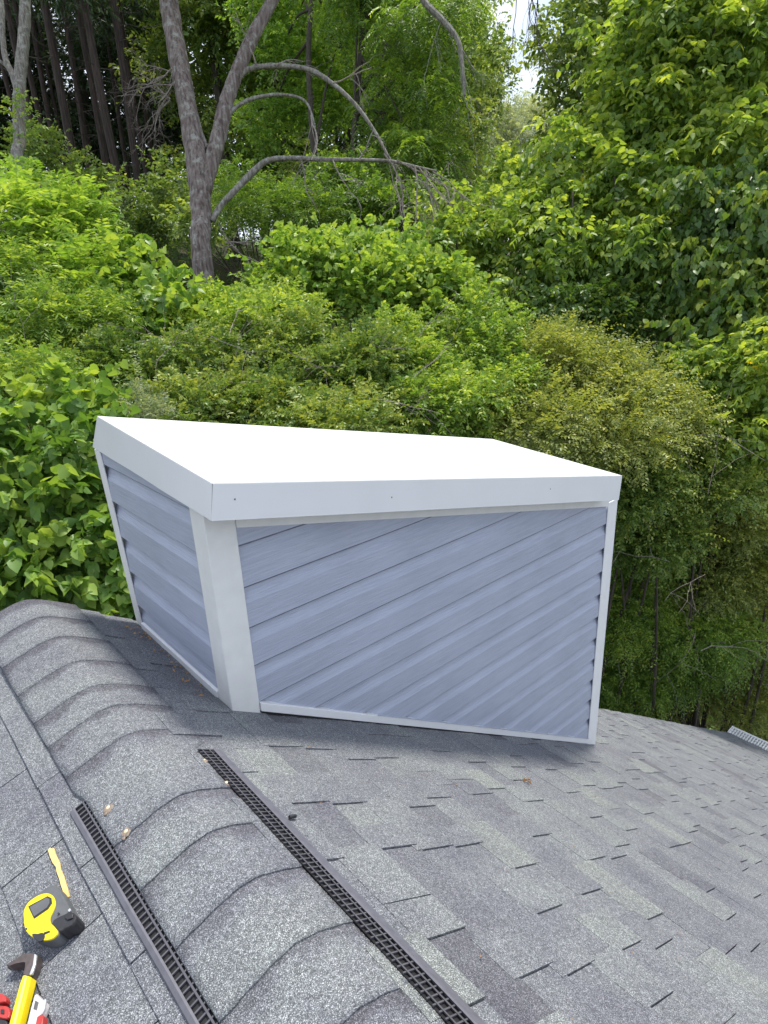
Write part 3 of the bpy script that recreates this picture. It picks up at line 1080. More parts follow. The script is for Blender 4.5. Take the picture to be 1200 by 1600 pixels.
def plate(pts, h_top, thick, name, mat, parent, inset=0.002, origin=F):
    out = [lp(px, py, h_top) for px, py in pts]
    # counter-clockwise
    ar = sum(out[i][0] * out[(i + 1) % len(out)][1] - out[(i + 1) % len(out)][0] * out[i][1] for i in range(len(out)))
    if ar < 0: out = out[::-1]
    m_ = prism(out, h_top - thick, h_top, inset)
    o = m_.build(name, mat, parent, wc=False, bevel=0.0)
    return o


def slope_thing(name, label, cat):
    o = empty(name, (0, 0, 0), label, cat)
    o.matrix_world = F
    return o


def smooth_ring(pts, n=4):
    P = np.array(pts, float); k = len(P); out = []
    for i in range(k):
        a, b, c, d = P[(i - 1) % k], P[i], P[(i + 1) % k], P[(i + 2) % k]
        for j in range(n):
            t = j / n
            out.append(tuple(0.5 * ((2 * b) + (c - a) * t + (2 * a - 5 * b + 4 * c - d) * t * t + (3 * b - a - 3 * c + d) * t ** 3)))
    return out


H = 0.030
tape = slope_thing('tape_measure', 'yellow and black tape measure lying on the shingles above the hammer', 'tape measure')
body = [(36, 1420), (42, 1407), (55, 1397), (70, 1388), (82, 1382), (90, 1385), (97, 1395), (104, 1408), (111, 1422), (112, 1430), (104, 1436), (95, 1448), (91, 1460), (82, 1468), (68, 1470), (50, 1464), (39, 1450), (34, 1434)]
plate(smooth_ring(body, 3), H, H, 'case', M['grey'], tape, 0.003)
yel = [(37, 1436), (37, 1423), (44, 1410), (56, 1401), (68, 1396), (79, 1397), (85, 1404), (86, 1414), (82, 1425), (78, 1434), (79, 1442), (85, 1448), (90, 1457), (82, 1466), (68, 1469), (52, 1465), (41, 1455), (38, 1446)]
plate(smooth_ring(yel, 3), H + 0.0025, 0.004, 'yellow_face', M['yellow'], tape, 0.0008)
plate([(44, 1416), (74, 1400), (80, 1403), (81, 1411), (75, 1420), (53, 1435)], H + 0.0037, 0.002, 'label_plate', M['black'], tape, 0.0004)
plate([(46, 1417), (73, 1402), (77, 1405), (77, 1411), (73, 1418), (53, 1432)], H + 0.0045, 0.001, 'label_face', M['grey'], tape, 0.0004)
plate(smooth_ring([(80, 1443), (88, 1434), (100, 1428), (110, 1424), (117, 1428), (119, 1435), (112, 1446), (100, 1452), (93, 1456)], 2), H + 0.0015, H + 0.001, 'nose', M['black'], tape, 0.002)
plate([(101, 1429), (108, 1424), (114, 1428), (113, 1434), (105, 1437), (101, 1434)], H + 0.0045, 0.004, 'lock_button', M['black'], tape, 0.0012)
plate([(106, 1422), (109, 1419), (111, 1422), (108, 1425)], H + 0.0035, 0.003, 'hook', M['bright_steel'], tape, 0.0002)
plate(smooth_ring([(50, 1459), (59, 1459), (66, 1457), (70, 1462), (67, 1469), (60, 1471), (53, 1466)], 2), H + 0.0036, 0.003, 'belt_clip', M['black'], tape, 0.0004)
plate([(68, 1457), (77, 1454), (78, 1456), (69, 1460)], H + 0.0036, 0.002, 'belt_clip_arm', M['black'], tape, 0.0001)
for px, py in ((41, 1451), (91, 1427)):
    plate(smooth_ring([(px - 1.6, py), (px, py - 1.6), (px + 1.6, py), (px, py + 1.6)], 3), H + 0.0034, 0.002, 'screw', M['black'], tape, 0.0)

# wood splinter
shim = slope_thing('wood_splinter', 'thin splinter of fresh yellow wood lying above the tape measure', 'wood chip')
plate([(75, 1328), (78, 1324), (81, 1326), (84, 1325), (86, 1333), (90, 1341), (93, 1348), (94, 1357), (98, 1365), (101, 1374), (105, 1388), (108, 1400), (105, 1403), (101, 1401), (98, 1392), (95, 1383), (92, 1372), (88, 1362), (87, 1354), (82, 1348), (77, 1336)], 0.004, 0.004, 'splinter_body', M['wood'], shim, 0.0006)

# hammer
ham = slope_thing('claw_hammer', 'claw hammer with a yellow handle and worn steel head, lying below the tape measure', 'hammer')
HH = 0.024
plate([(37, 1489), (44, 1488), (53, 1489), (57, 1491), (56, 1503), (53, 1512), (47, 1523), (44, 1525), (36, 1523), (39, 1514), (41, 1503), (36, 1502), (24, 1505), (14, 1509), (9, 1508), (15, 1503), (25, 1497)], HH, 0.020, 'head', M['steel'], ham, 0.0015)
plate([(17, 1506), (27, 1502), (40, 1501), (41, 1506), (30, 1508), (20, 1512), (11, 1512)], HH - 0.010, 0.012, 'claw', M['black'], ham, 0.0008)
plate([(54, 1490), (57, 1492), (55, 1506), (50, 1522), (46, 1523), (51, 1508)], HH + 0.0012, 0.004, 'worn_edge', M['bright_steel'], ham, 0.0005)
plate([(36, 1523), (41, 1521), (48, 1526), (45, 1540), (38, 1566), (29, 1600), (22, 1628), (8, 1628), (14, 1600), (24, 1560), (31, 1536)], HH - 0.001, 0.018, 'handle', M['yellow'], ham, 0.003)
plate([(39, 1526), (42, 1525), (36, 1552), (24, 1600), (18, 1626), (14, 1626), (20, 1600), (31, 1556)], HH + 0.0003, 0.003, 'handle_ridge', M['wood'], ham, 0.0008)

# utility knife
kn = slope_thing('utility_knife', 'white and red utility knife at the bottom edge beside the hammer handle', 'knife')
plate([(54, 1554), (57, 1552), (62, 1558), (70, 1565), (69, 1572), (66, 1580), (60, 1592), (52, 1612), (46, 1628), (34, 1628), (42, 1600), (47, 1578)], 0.017, 0.017, 'body', M['pale'], kn, 0.002)
plate([(70, 1560), (72, 1562), (70, 1576), (66, 1584), (64, 1582), (68, 1572)], 0.015, 0.003, 'blade', M['bright_steel'], kn, 0.0002)
plate([(58, 1588), (64, 1584), (68, 1588), (66, 1602), (60, 1628), (48, 1628), (54, 1604)], 0.0185, 0.014, 'red_grip', M['red'], kn, 0.0015)
plate([(55, 1563), (60, 1566), (57, 1578), (52, 1576)], 0.0182, 0.002, 'slider', M['grey'], kn, 0.0005)

# red handled cutters mostly out of the picture
cut = slope_thing('red_handled_pliers', 'red and black pliers handles at the bottom left edge', 'pliers')
plate(smooth_ring([(-6, 1552), (4, 1553), (9, 1558), (8, 1565), (-6, 1566)], 2), 0.02, 0.014, 'grip', M['red'], cut, 0.002)
plate(smooth_ring([(-20, 1566), (-5, 1571), (8, 1571), (14, 1576), (15, 1586), (10, 1592), (-3, 1590), (-20, 1586)], 2), 0.021, 0.016, 'grip', M['red'], cut, 0.002)
plate([(1, 1577), (6, 1577), (6, 1584), (1, 1583)], 0.0225, 0.002, 'grip_mark', M['black'], cut, 0.0002)
plate(smooth_ring([(-25, 1593), (4, 1590), (11, 1597), (12, 1612), (5, 1630), (-25, 1630)], 2), 0.018, 0.018, 'jaw', M['black'], cut, 0.002)

# dried leaf and small stick on the right slope
def on_right(px, py, h=0.006):
    d = at(px, py, 1.0) - np.array([0, 0, CAM_H])
    n_ = np.array([S, 0, 1.0])
    k = n_ @ np.array([XR * U, 0, ZR * U]) + h
    return np.array([0, 0, CAM_H]) + d * (k / (n_ @ d))


c = on_right(824, 1220, 0.014)
m_ = MB()
for k in range(3):
    a = k * 2.1 + 0.4
    dx, dy = math.cos(a) * 0.018, math.sin(a) * 0.018
    m_.add([c, c + np.array([dx * .6 - dy * .35, dy * .6 + dx * .35, 0.006]), c + np.array([dx, dy, -0.004]), c + np.array([dx * .6 + dy * .35, dy * .6 - dx * .35, 0.010])], [(0, 1, 2), (0, 2, 3)])
tag(m_.build('dried_leaf', M['dry_leaf']), 'curled dry brown leaf lying on the shingles in front of the chase', 'leaf')
for o in [bpy.data.objects['dried_leaf']]:
    o.data.transform(Matrix.Translation(-Vector(c))); o.location = c
m_ = MB()
for k in range(34):
    yy = rs.uniform(1.02, 1.42); c_ = np.array(W(XW - 0.026 - rs.random() ** 2 * 0.03, yy, 0)); c_[2] = W(0, 0, roof_z(c_[0] / U))[2] + 0.012
    a = rs.uniform(0, 6.28); l_ = rs.uniform(0.004, 0.011)
    dx, dy = math.cos(a) * l_, math.sin(a) * l_
    m_.add([c_ - np.array([dx, dy, 0.002]), c_ + np.array([-dy * .4, dx * .4, 0.003]), c_ + np.array([dx, dy, -0.001]), c_ + np.array([dy * .4, -dx * .4, 0.001])], [(0, 1, 2, 3)])
tag(m_.build('leaf_debris', M['dry_leaf']), 'brown leaf crumbs caught along the left foot of the chase', 'debris', kind='stuff')
m_ = MB()
for k in range(90):
    s_ = rs.uniform(0.15, 2.6); yy = rs.uniform(0.1, 1.0) if s_ < 1.9 else rs.uniform(0.5, 1.45)
    c_ = np.array(slope_point(1, s_, yy, 0.0085)); a = rs.uniform(0, 6.28); l_ = rs.uniform(0.002, 0.006); wd = rs.uniform(0.15, 0.6)
    tx, ty = np.array([CO, 0, -S * CO]), np.array([0, 1.0, 0])
    u_, v_ = (tx * math.cos(a) + ty * math.sin(a)) * l_, (ty * math.cos(a) - tx * math.sin(a)) * l_ * wd
    up_ = np.array([S * CO, 0, CO]) * 0.0015
    m_.add([c_ - u_, c_ + v_ + up_, c_ + u_, c_ - v_ + up_], [(0, 3, 2, 1)])
tag(m_.build('roof_litter', M['dry_leaf']), 'tiny dry leaf and bark specks scattered on the right slope', 'litter', kind='stuff')
p0, p1 = on_right(452, 1277, 0.014), on_right(462, 1275, 0.016)
m_ = MB(); m_.tube([p0, (p0 + p1) / 2 + np.array([0, 0, .001]), p1], 0.004, 8, 0.2)
o = tag(m_.build('bark_scrap', M['black']), 'small black scrap lying against the outer side of the vent strip', 'scrap')
o.data.transform(Matrix.Translation(-Vector(p0))); o.location = p0

#FOREST
# ------------------------------------------------------------------ vegetation
TEMPLATES = {
    'ovate': ([(0, 0, 0), (0.42, 0.27, 0.07), (1, 0, -0.10), (0.42, -0.27, 0.07)], [(0, 2, 1), (0, 3, 2)]),
    'narrow': ([(0, 0, 0), (0.45, 0.15, 0.04), (1, 0, -0.06), (0.45, -0.15, 0.04)], [(0, 2, 1), (0, 3, 2)]),
    'heart': ([(0.04, 0, 0), (-0.12, 0.24, 0.03), (0.10, 0.46, 0.07), (0.52, 0.38, 0.06), (1, 0, -0.14), (0.52, -0.38, 0.06), (0.10, -0.46, 0.07), (-0.12, -0.24, 0.03)],
              [(0, 2, 1), (0, 3, 2), (0, 4, 3), (0, 5, 4), (0, 6, 5), (0, 7, 6)]),
    'broad': ([(0, 0, 0), (0.22, 0.25, 0.06), (0.62, 0.24, 0.04), (1, 0, -0.16), (0.62, -0.24, 0.04), (0.22, -0.25, 0.06)],
              [(0, 2, 1), (0, 3, 2), (0, 4, 3), (0, 5, 4)]),
}
CAM = np.array([0, 0, CAM_H])


def unit(v):
    return v / np.maximum(np.linalg.norm(v, axis=-1, keepdims=True), 1e-9)


def sprigs(base, d, L, n, size, kind, droop=0.25, splay=0.9, hang=0.25, tone=None, jitter=0.35, tone_var=0.13):
    """leaves set along N short shoots; returns vertices, triangles, tones"""
    N = len(base)
    V, T = TEMPLATES[kind]
    V = np.array(V, float); T = np.array(T)
    t = (np.arange(n) + 0.6) / n
    sgn = np.where(np.arange(n) % 2 == 0, 1.0, -1.0)
    up = np.array([0, 0, 1.0]) + rng.normal(0, 0.25, (N, 3))
    s = unit(np.cross(d, up)); w = np.cross(s, d)
    pos = base[:, None] + d[:, None] * (L[:, None] * t)[..., None]
    pos[..., 2] -= droop * L[:, None] * t * t
    tan = np.repeat(d[:, None], n, 1).copy(); tan[..., 2] -= 2 * droop * t
    u = unit(tan) * 0.6 + s[:, None] * (sgn * splay)[None, :, None] + rng.normal(0, jitter, (N, n, 3))
    u[..., 2] -= hang
    u = unit(u)
    nr = unit(w[:, None] + rng.normal(0, jitter, (N, n, 3)))
    v = unit(np.cross(nr, u)); z = np.cross(u, v)
    sz = size * (0.65 + 0.6 * rng.random((N, n)))
    P = pos[:, :, None] + sz[..., None, None] * (V[:, 0][None, None, :, None] * u[:, :, None] + V[:, 1][None, None, :, None] * v[:, :, None] + V[:, 2][None, None, :, None] * z[:, :, None])
    nv = len(V)
    verts = P.reshape(-1, 3)
    off = (np.arange(N * n) * nv)[:, None, None]
    tris = (T[None] + off).reshape(-1, 3)
    if tone is None: tone = np.full(N, 0.5)
    tn = np.clip(tone[:, None] + rng.normal(0, tone_var, (N, n)) + 0.10 * (t - 0.5), 0, 1)
    return verts, tris, np.repeat(tn.reshape(-1), nv)


def blob_points(c, r, N, shell=0.45, back=0.35, lump=0.22):
    """points in the outer shell of an uneven ellipsoid, thinner on the far side"""
    r = np.array(r, float)
    dirs = unit(rng.normal(0, 1, (N * 3, 3)))
    tocam = unit((CAM - c)[None])[0]
    k = (dirs @ tocam > -0.15) | (rng.random(len(dirs)) < back)
    dirs = dirs[k][:N]
    ph = rng.random(6) * 6.28
    lum = 1 + lump * (np.sin(dirs[:, 0] * 4.1 + ph[0]) * np.sin(dirs[:, 1] * 3.7 + ph[1]) + 0.7 * np.sin(dirs[:, 2] * 5.3 + ph[2]) * np.sin(dirs[:, 0] * 6.1 + ph[3]))
    f = (1 - shell * rng.random(len(dirs)) ** 1.4) * lum
    return c + dirs * r * f[:, None], dirs, f / lum


def merge(parts):
    vs, ts, tn = [], [], []
    o = 0
    for v, t, a in parts:
        vs.append(v); ts.append(t + o); tn.append(a); o += len(v)
    return np.concatenate(vs), np.concatenate(ts), np.concatenate(tn)


STAT = {'tris': 0}


def foliage(blobs, size, kind, cover=2.6, n=9, Lk=1.0, droop=0.25, splay=0.9, hang=0.25, up=0.35, shell=0.45, back=0.35, lump=0.22, out=0.8, jitter=0.35, tone0=0.45, tone_sp=0.14, sub=0):
    """blobs: (centre, (rx, ry, rz)); returns merged leaf mesh arrays"""
    parts = []
    area_k = {'ovate': 0.27, 'narrow': 0.15, 'heart': 0.6, 'broad': 0.36}[kind]
    for c, r in blobs:
        c = np.array(c, float)
        todo = [(c, np.array(r, float))]
        if sub:
            # break the mass into smaller clumps sitting on its surface
            P, D, F = blob_points(c, np.array(r) * 0.82, sub, 0.35, 0.4)
            todo = [(p, np.array(r) * (0.30 + 0.22 * rng.random())) for p in P] + [(c, np.array(r) * 0.72)]
        for cc, rr in todo:
            A = math.pi * rr[0] * rr[2]
            N = max(4, int(cover * A / (area_k * 0.55 * size * size) / n))
            P, D, F = blob_points(cc, rr, N, shell, back, lump)
            d = D * out + rng.normal(0, 0.42, P.shape)
            d[:, 2] += up
            d = unit(d)
            L = size * Lk * n * 0.34 * (0.7 + 0.6 * rng.random(len(P)))
            clump = rng.normal(0, 0.07)
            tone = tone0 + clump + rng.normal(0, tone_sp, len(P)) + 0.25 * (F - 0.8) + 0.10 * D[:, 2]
            parts.append(sprigs(P, d, L, n, size, kind, droop, splay, hang, tone, jitter))
    return merge(parts)


def pb(px, py, d, rx, rz, ry=None):
    """blob from survey position, depth and radii in survey pixels"""
    k = d / 1000.0
    return (at(px, py, d), (rx * k, (ry if ry else rx) * k, rz * k))


def leafmesh(name, arr, mat, parent):
    v, t, a = arr
    STAT['tris'] += len(t)
    return link(name, mesh_np(name, v, t, a), mat, parent)


def root_of(blobs):
    c = np.mean([b[0] for b in blobs], 0)
    return (float(c[0]), float(c[1]), float(ground_z(c[0], c[1])))


def stems_to(blobs, root, mat, parent, r0=0.03, name='stem', k=2, wander=0.15):
    mb = MB()
    for c, r in blobs:
        for _ in range(k):
            e = np.array(c) + rng.normal(0, 0.35, 3) * np.array(r)
            s0 = np.array(root) + np.array([*rng.normal(0, 0.15, 2), -0.1])
            m1 = s0 * 0.6 + e * 0.4 + np.array([*rng.normal(0, wander, 2), 0.15 * abs(e[2] - s0[2])])
            P = smooth_path([(*s0, r0), (*m1, r0 * 0.7), (*e, r0 * 0.25)], 5)
            mb.tube(P[:, :3], list(P[:, 3]), 6, 0.2)
    return mb.build(name, mat, parent, smooth=True)


def plant(name, label, cat, blobs, mat, bark='bark_dark', group=None, r0=0.03, stems=2, leaf='foliage', shoots=10, **kw):
    root = root_of(blobs)
    t = empty(name, root, label, cat, group)
    arr = foliage(blobs, **kw)
    if shoots:
        parts = [arr]
        for c, r in blobs:
            n_ = max(2, int(shoots * min(r[0], 1.0) / 0.6))
            P, D, F = blob_points(np.array(c), np.array(r) * 0.95, n_ * 2, 0.15, 0.3)
            k = D[:, 2] > -0.25
            P, D = P[k][:n_], D[k][:n_]
            d = unit(D * 0.8 + rng.normal(0, 0.35, P.shape) + np.array([0, 0, 0.55 if kw.get('up', .3) > 0 else -0.4]))
            L = rng.uniform(0.22, 0.65, len(P))
            nl = int(min(26, max(9, 0.45 / kw['size'] * 1.6)))
            parts.append(sprigs(P, d, L, nl, kw['size'] * 0.95, kw['kind'], rng.uniform(0.25, 0.6), kw.get('splay', .9), kw.get('hang', .25), kw.get('tone0', .45) + 0.12 + rng.normal(0, .12, len(P)), 0.3))
        arr = merge(parts)
    leafmesh(leaf, arr, M[mat], t)
    if stems: stems_to(blobs, root, M[bark], t, r0, 'stem', stems)
    return t


def bare_twigs(mb, p0, d0, L, r, depth=3, spread=0.7, grav=-0.1, kids=3):
    """thin leafless branching shoots"""
    pts = [np.array(p0, float)]
    d = unit(np.array(d0, float)[None])[0]
    n = 5
    for i in range(n):
        d = unit((d + rng.normal(0, 0.16, 3) + np.array([0, 0, grav]))[None])[0]
        pts.append(pts[-1] + d * L / n)
    mb.tube(pts, list(np.linspace(r, r * 0.45, n + 1)), 5 if depth > 1 else 3, 0.1, cap=False)
    if depth > 0:
        for _ in range(kids):
            i = rng.integers(1, n + 1)
            dd = unit((d + rng.normal(0, spread, 3))[None])[0]
            bare_twigs(mb, pts[i], dd, L * rng.uniform(0.45, 0.75), r * 0.55, depth - 1, spread, grav, kids)


def path_px(rows, d):
    """rows (px, py, radius px[, depth]) to a smooth world path with radii"""
    P = []
    for r_ in rows:
        dd = r_[3] if len(r_) > 3 else d
        P.append((*at(r_[0], r_[1], dd), r_[2] * dd / 1000.0))
    return smooth_path(P, 6)


def limb(mb, rows, d, seg=10, wob=0.12):
    P = path_px(rows, d)
    mb.tube(P[:, :3], list(P[:, 3]), seg, wob)
    return P


def root_at(px, py, d, drop=0.0):
    p = at(px, py, d)
    return (float(p[0]), float(p[1]), float(ground_z(p[0], p[1]) - drop))


# ---- the big forked tree
def down_rows(px, py, r, d):
    """extra row that carries a trunk to the ground"""
    g = root_at(px, py, d, 0.2)
    q_ = project(g)
    return (q_[0], q_[1], r, q_[2])


big = empty('forked_tree', root_at(318, 440, 10), 'big lichen-spotted tree with a forked reddish-grey trunk and bare arching branches', 'tree')
mb = MB()
limb(mb, [down_rows(318, 440, 22, 10), (319, 440, 15.5, 10), (314, 335, 15.5, 10), (309, 260, 17, 10), (297, 190, 15, 10), (284, 120, 14.5, 10), (271, 50, 14.5, 10), (262, -20, 14, 10), (262, -120, 11, 10), (250, -260, 7, 10)], 10, 16, 0.14)
mb.build('trunk', M['bark_big'], big, smooth=True)
mb = MB()
limb(mb, [(318, 300, 12), (330, 255, 12), (341, 215, 12), (350, 175, 11.5), (360, 140, 11), (376, 100, 10.5), (396, 55, 10), (418, 15, 9), (436, -20, 8.5), (470, -90, 6.5), (490, -200, 4)], 10, 12, 0.14)
mb.build('second_trunk', M['bark_big'], big, smooth=True)
for rows in ([(362, 140, 6.5), (385, 111, 6), (430, 102, 5.5), (482, 108, 5), (520, 130, 4.8), (556, 165, 4.2), (585, 205, 3.6), (604, 238, 2.6), (618, 262, 1.6)],
             [(350, 192, 5), (368, 167, 4.4), (398, 152, 4), (440, 149, 3.4), (474, 157, 2.8), (488, 180, 2), (494, 215, 1.4), (490, 240, 1)],
             [(331, 345, 6.5), (345, 322, 6.5), (372, 292, 6.8), (398, 265, 7), (420, 250, 6), (460, 246, 5), (510, 249, 4.6), (560, 251, 4), (610, 251, 3.4), (652, 262, 2.6), (682, 268, 1.4)],
             [(324, 232, 5), (315, 210, 4.4), (309, 185, 4)]):
    rows = [(a_, b_ + 1.2 * math.sin(a_ * 0.21), c_ * 0.72) for a_, b_, c_ in rows]
    mb = MB(); limb(mb, rows, 10, 9, 0.22)
    mb.build('branch', M['bark_grey'], big, smooth=True)
mb = MB()
for (px, py, dx, dy, L, k) in ((640, 258, 1, -1.0, 1.3, 3), (648, 258, .4, -1.3, 1.4, 3), (620, 250, .9, -.5, 1.1, 3), (665, 265, .3, -1.5, 1.2, 3), (660, 262, 1.2, -.3, .9, 3), (655, 262, .8, -1.4, 1.2, 3), (612, 255, .5, -1.2, .9, 3), (590, 215, .7, -1, .9, 3), (486, 180, .2, -1, 1.0, 2), (600, 240, .5, -.6, .8, 3), (520, 250, .3, -.9, .6, 2), (430, 102, .5, .6, .7, 2), (520, 130, .8, .3, .7, 2), (676, 268, .9, -.5, .7, 3),
                               (360, 385, .9, -.2, .7, 3), (372, 392, -.5, .5, .5, 3), (380, 400, .7, -.5, .6, 2), (352, 380, .8, .3, .5, 2),
                               (560, 250, .4, .7, .5, 2), (470, 247, .2, -1, .6, 2), (400, 100, -.2, 1, .5, 2)):
    p = at(px, py, 9.9); dvec = R @ np.array([dx, dy, rng.normal(0, .3)])
    bare_twigs(mb, p, dvec, L, 0.013, k, 0.55, -0.10, 3)
for _ in range(9):
    p = at(rng.uniform(262, 284), rng.uniform(95, 160), 9.9); dvec = R @ np.array([-1, rng.normal(-.2, .5), rng.normal(0, .4)])
    bare_twigs(mb, p, dvec, 0.55, 0.011, 3, 0.75, -0.06, 3)
tag(mb.build('dead_twigs', M['twig'], big), kind='stuff')
leafmesh('foliage', foliage([pb(300, -180, 10, 150, 110), pb(450, -200, 10, 140, 100), pb(190, -150, 10, 110, 80)], 0.09, 'ovate', cover=1.4, n=9, sub=8), M['leaf_feather'], big)

lt = empty('grey_tree', root_at(35, 300, 11), 'pale grey forked tree trunk at the far left edge beside the pines', 'tree')
mb = MB()
limb(mb, [down_rows(36, 300, 13, 11), (36, 300, 9.5, 11), (31, 220, 9, 11), (30, 150, 9, 11), (33, 105, 9, 11), (38, 50, 8.5, 11), (40, -10, 8, 11), (44, -120, 6, 11), (40, -240, 3.5, 11)], 11, 12, 0.15)
mb.build('trunk', M['bark_grey'], lt, smooth=True)
mb = MB()
limb(mb, [(29, 150, 5), (20, 118, 4.6), (8, 90, 4.4), (4, 50, 4), (3, 10, 3.6), (-8, -60, 3)], 11, 9, 0.15)
limb(mb, [(28, 130, 3.4), (14, 108, 2.6), (-4, 92, 2)], 11, 7, 0.15)
mb.build('branch', M['bark_grey'], lt, smooth=True)
leafmesh('foliage', foliage([pb(30, -170, 11, 120, 90), pb(36, 190, 10.9, 16, 40)], 0.07, 'ovate', cover=1.0, n=9), M['leaf_thicket'], lt)

# ---- pines
def pine(px, py, d, r, k):
    g = root_at(px, py, d)
    t = empty('pine_tree', g)
    h = 19 + rng.uniform(-1, 3)
    lean = rng.normal(0, 0.012, 2)
    mb = MB()
    P = smooth_path([(g[0] + lean[0] * z + 0.05 * math.sin(z * .5 + k), g[1] + lean[1] * z, g[2] - 0.2 + z, r * (1 - 0.6 * z / h) * (1.25 if z == 0 else 1)) for z in np.linspace(0, h, 9)], 3)
    mb.tube(P[:, :3], list(P[:, 3]), 10, 0.12)
    mb.build('trunk', M['bark_pine'], t, smooth=True)
    mb = MB()
    for _ in range(9):
        z = rng.uniform(3.5, 11)
        a = rng.uniform(0, 6.28)
        bare_twigs(mb, (g[0] + lean[0] * z, g[1] + lean[1] * z, g[2] + z), (math.cos(a), math.sin(a), 0.1), rng.uniform(0.5, 1.4), 0.018, 1, 0.5, -0.03, 3)
    tag(mb.build('dead_branches', M['bark_dark'], t), kind='stuff')
    bl = []
    for _ in range(9):
        z = rng.uniform(8.5, h); a = rng.uniform(0, 6.28); q_ = rng.uniform(0.4, 1.9)
        bl.append(((g[0] + q_ * math.cos(a), g[1] + q_ * math.sin(a), g[2] + z), (0.9, 0.9, 0.45)))
    leafmesh('crown', foliage(bl, 0.22, 'narrow', cover=1.3, n=8, up=0.3, splay=0.6, jitter=0.5, back=0.6), M['leaf_pine'], t)
    return t


pines = [(66, 300, 24, 0.13, 'slender dark pine nearest the grey forked trunk'),
         (93, 318, 27, 0.12, 'second pine trunk right of the grey forked tree'),
         (104, 322, 30, 0.14, 'thin far pine trunk set close behind its neighbours'),
         (131, 310, 24, 0.17, 'dark straight pine, stoutest of the left half of the stand'),
         (150, 330, 28, 0.13, 'pine rising just left of the middle of the stand'),
         (158, 345, 33, 0.13, 'thin distant pine in the middle of the stand'),
         (178, 356, 25, 0.14, 'pine in the middle of the stand above the lime green saplings'),
         (186, 350, 30, 0.12, 'thin pine just right of the middle of the stand'),
         (203, 362, 23, 0.16, 'dark pine with a thick straight trunk right of the middle of the stand'),
         (214, 350, 31, 0.12, 'thin pine standing behind the dead twig tangle'),
         (229, 358, 24, 0.15, 'last thick pine before the forked tree'),
         (252, 350, 32, 0.14, 'distant pine closest to the left side of the forked trunk'),
         (48, 290, 29, 0.13, 'thin pine seen just right of the grey forked trunk, behind it'),
         (118, 330, 36, 0.13, 'very thin far pine in the left half of the stand'),
         (240, 340, 27, 0.11, 'slim pine between the last thick pine and the forked tree')]
for k, (px, py, d, r, lb) in enumerate(pines):
    tag(pine(px, py, d, r, k), lb, 'tree', 'pine stand left of the forked tree')

# ---- slender trees behind the arching branches
def slender(name, label, rows, d, blobs, bark, mat, **kw):
    t = empty(name, root_at(rows[0][0], rows[0][1], d), label, 'tree')
    mb = MB()
    limb(mb, [down_rows(rows[0][0], rows[0][1], rows[0][2] * 1.3, d)] + rows, d, 9, 0.14)
    mb.build('trunk', M[bark], t, smooth=True)
    c0 = path_px(rows, d)
    mb = MB()
    for c, r in blobs:
        j = rng.integers(len(c0) // 4, len(c0))
        a = c0[j, :3]
        if np.linalg.norm(a - c) < 5:
            P = smooth_path([(*a, c0[j, 3] * 0.6), (*((a + c) / 2 + np.array([0, 0, 0.25])), c0[j, 3] * 0.4), (*c, 0.008)], 5)
            mb.tube(P[:, :3], list(P[:, 3]), 6, 0.2)
    if mb.v: mb.build('branch', M[bark], t, smooth=True)
    leafmesh('foliage', foliage(blobs, **kw), M[mat], t)
    return t


slender('walnut_tree', 'thin-trunked tree with drooping feathery leaves behind the tips of the arching branches', [(545, 345, 5.5), (552, 250, 5), (558, 150, 5), (566, 60, 4.5), (575, -30, 4)], 15,
        [pb(560, 20, 15, 70, 40), pb(640, 40, 14, 60, 36), pb(700, 20, 14, 55, 34), pb(640, 120, 14.5, 60, 38), pb(680, 170, 14, 42, 36), pb(600, 200, 15, 50, 34), pb(690, 105, 14, 34, 28), pb(650, 235, 14, 60, 34), pb(700, 255, 14, 34, 36), pb(560, -80, 15, 120, 60)],
        'bark_dark', 'leaf_feather', size=0.11, kind='narrow', cover=1.7, n=15, Lk=0.7, droop=0.75, splay=1.3, hang=0.3, up=0.0, jitter=0.18, lump=0.3, sub=6, tone0=.42)
slender('tall_thin_tree', 'thin dark tree standing behind the second arch of the bare branches', [(490, 365, 5), (492, 280, 4.6), (486, 180, 4.5), (482, 80, 4.2), (488, -20, 4)], 17,
        [pb(470, 10, 18, 60, 40), pb(530, 60, 18, 60, 45), pb(440, 80, 18, 50, 40), pb(500, 170, 19, 60, 40), pb(420, 190, 19, 55, 40), pb(560, 140, 19, 50, 40), pb(400, 20, 18, 40, 30), pb(480, -80, 18, 120, 50)],
        'bark_dark', 'leaf_lime', size=0.12, kind='ovate', cover=1.5, n=9, sub=6, lump=0.3, tone0=.38)
slender('leaning_tree', 'dark leaning trunk beyond the ends of the long bare branch', [(560, 330, 4), (575, 260, 4), (596, 180, 3.6), (615, 110, 3.4), (640, 30, 3), (660, -40, 3)], 16.5,
        [pb(610, 20, 17, 50, 30), pb(660, -40, 17, 60, 40), pb(590, 110, 17.5, 45, 30)],
        'bark_dark', 'leaf_feather', size=0.11, kind='narrow', cover=1.4, n=13, Lk=0.7, droop=0.5, splay=1.2, sub=5)

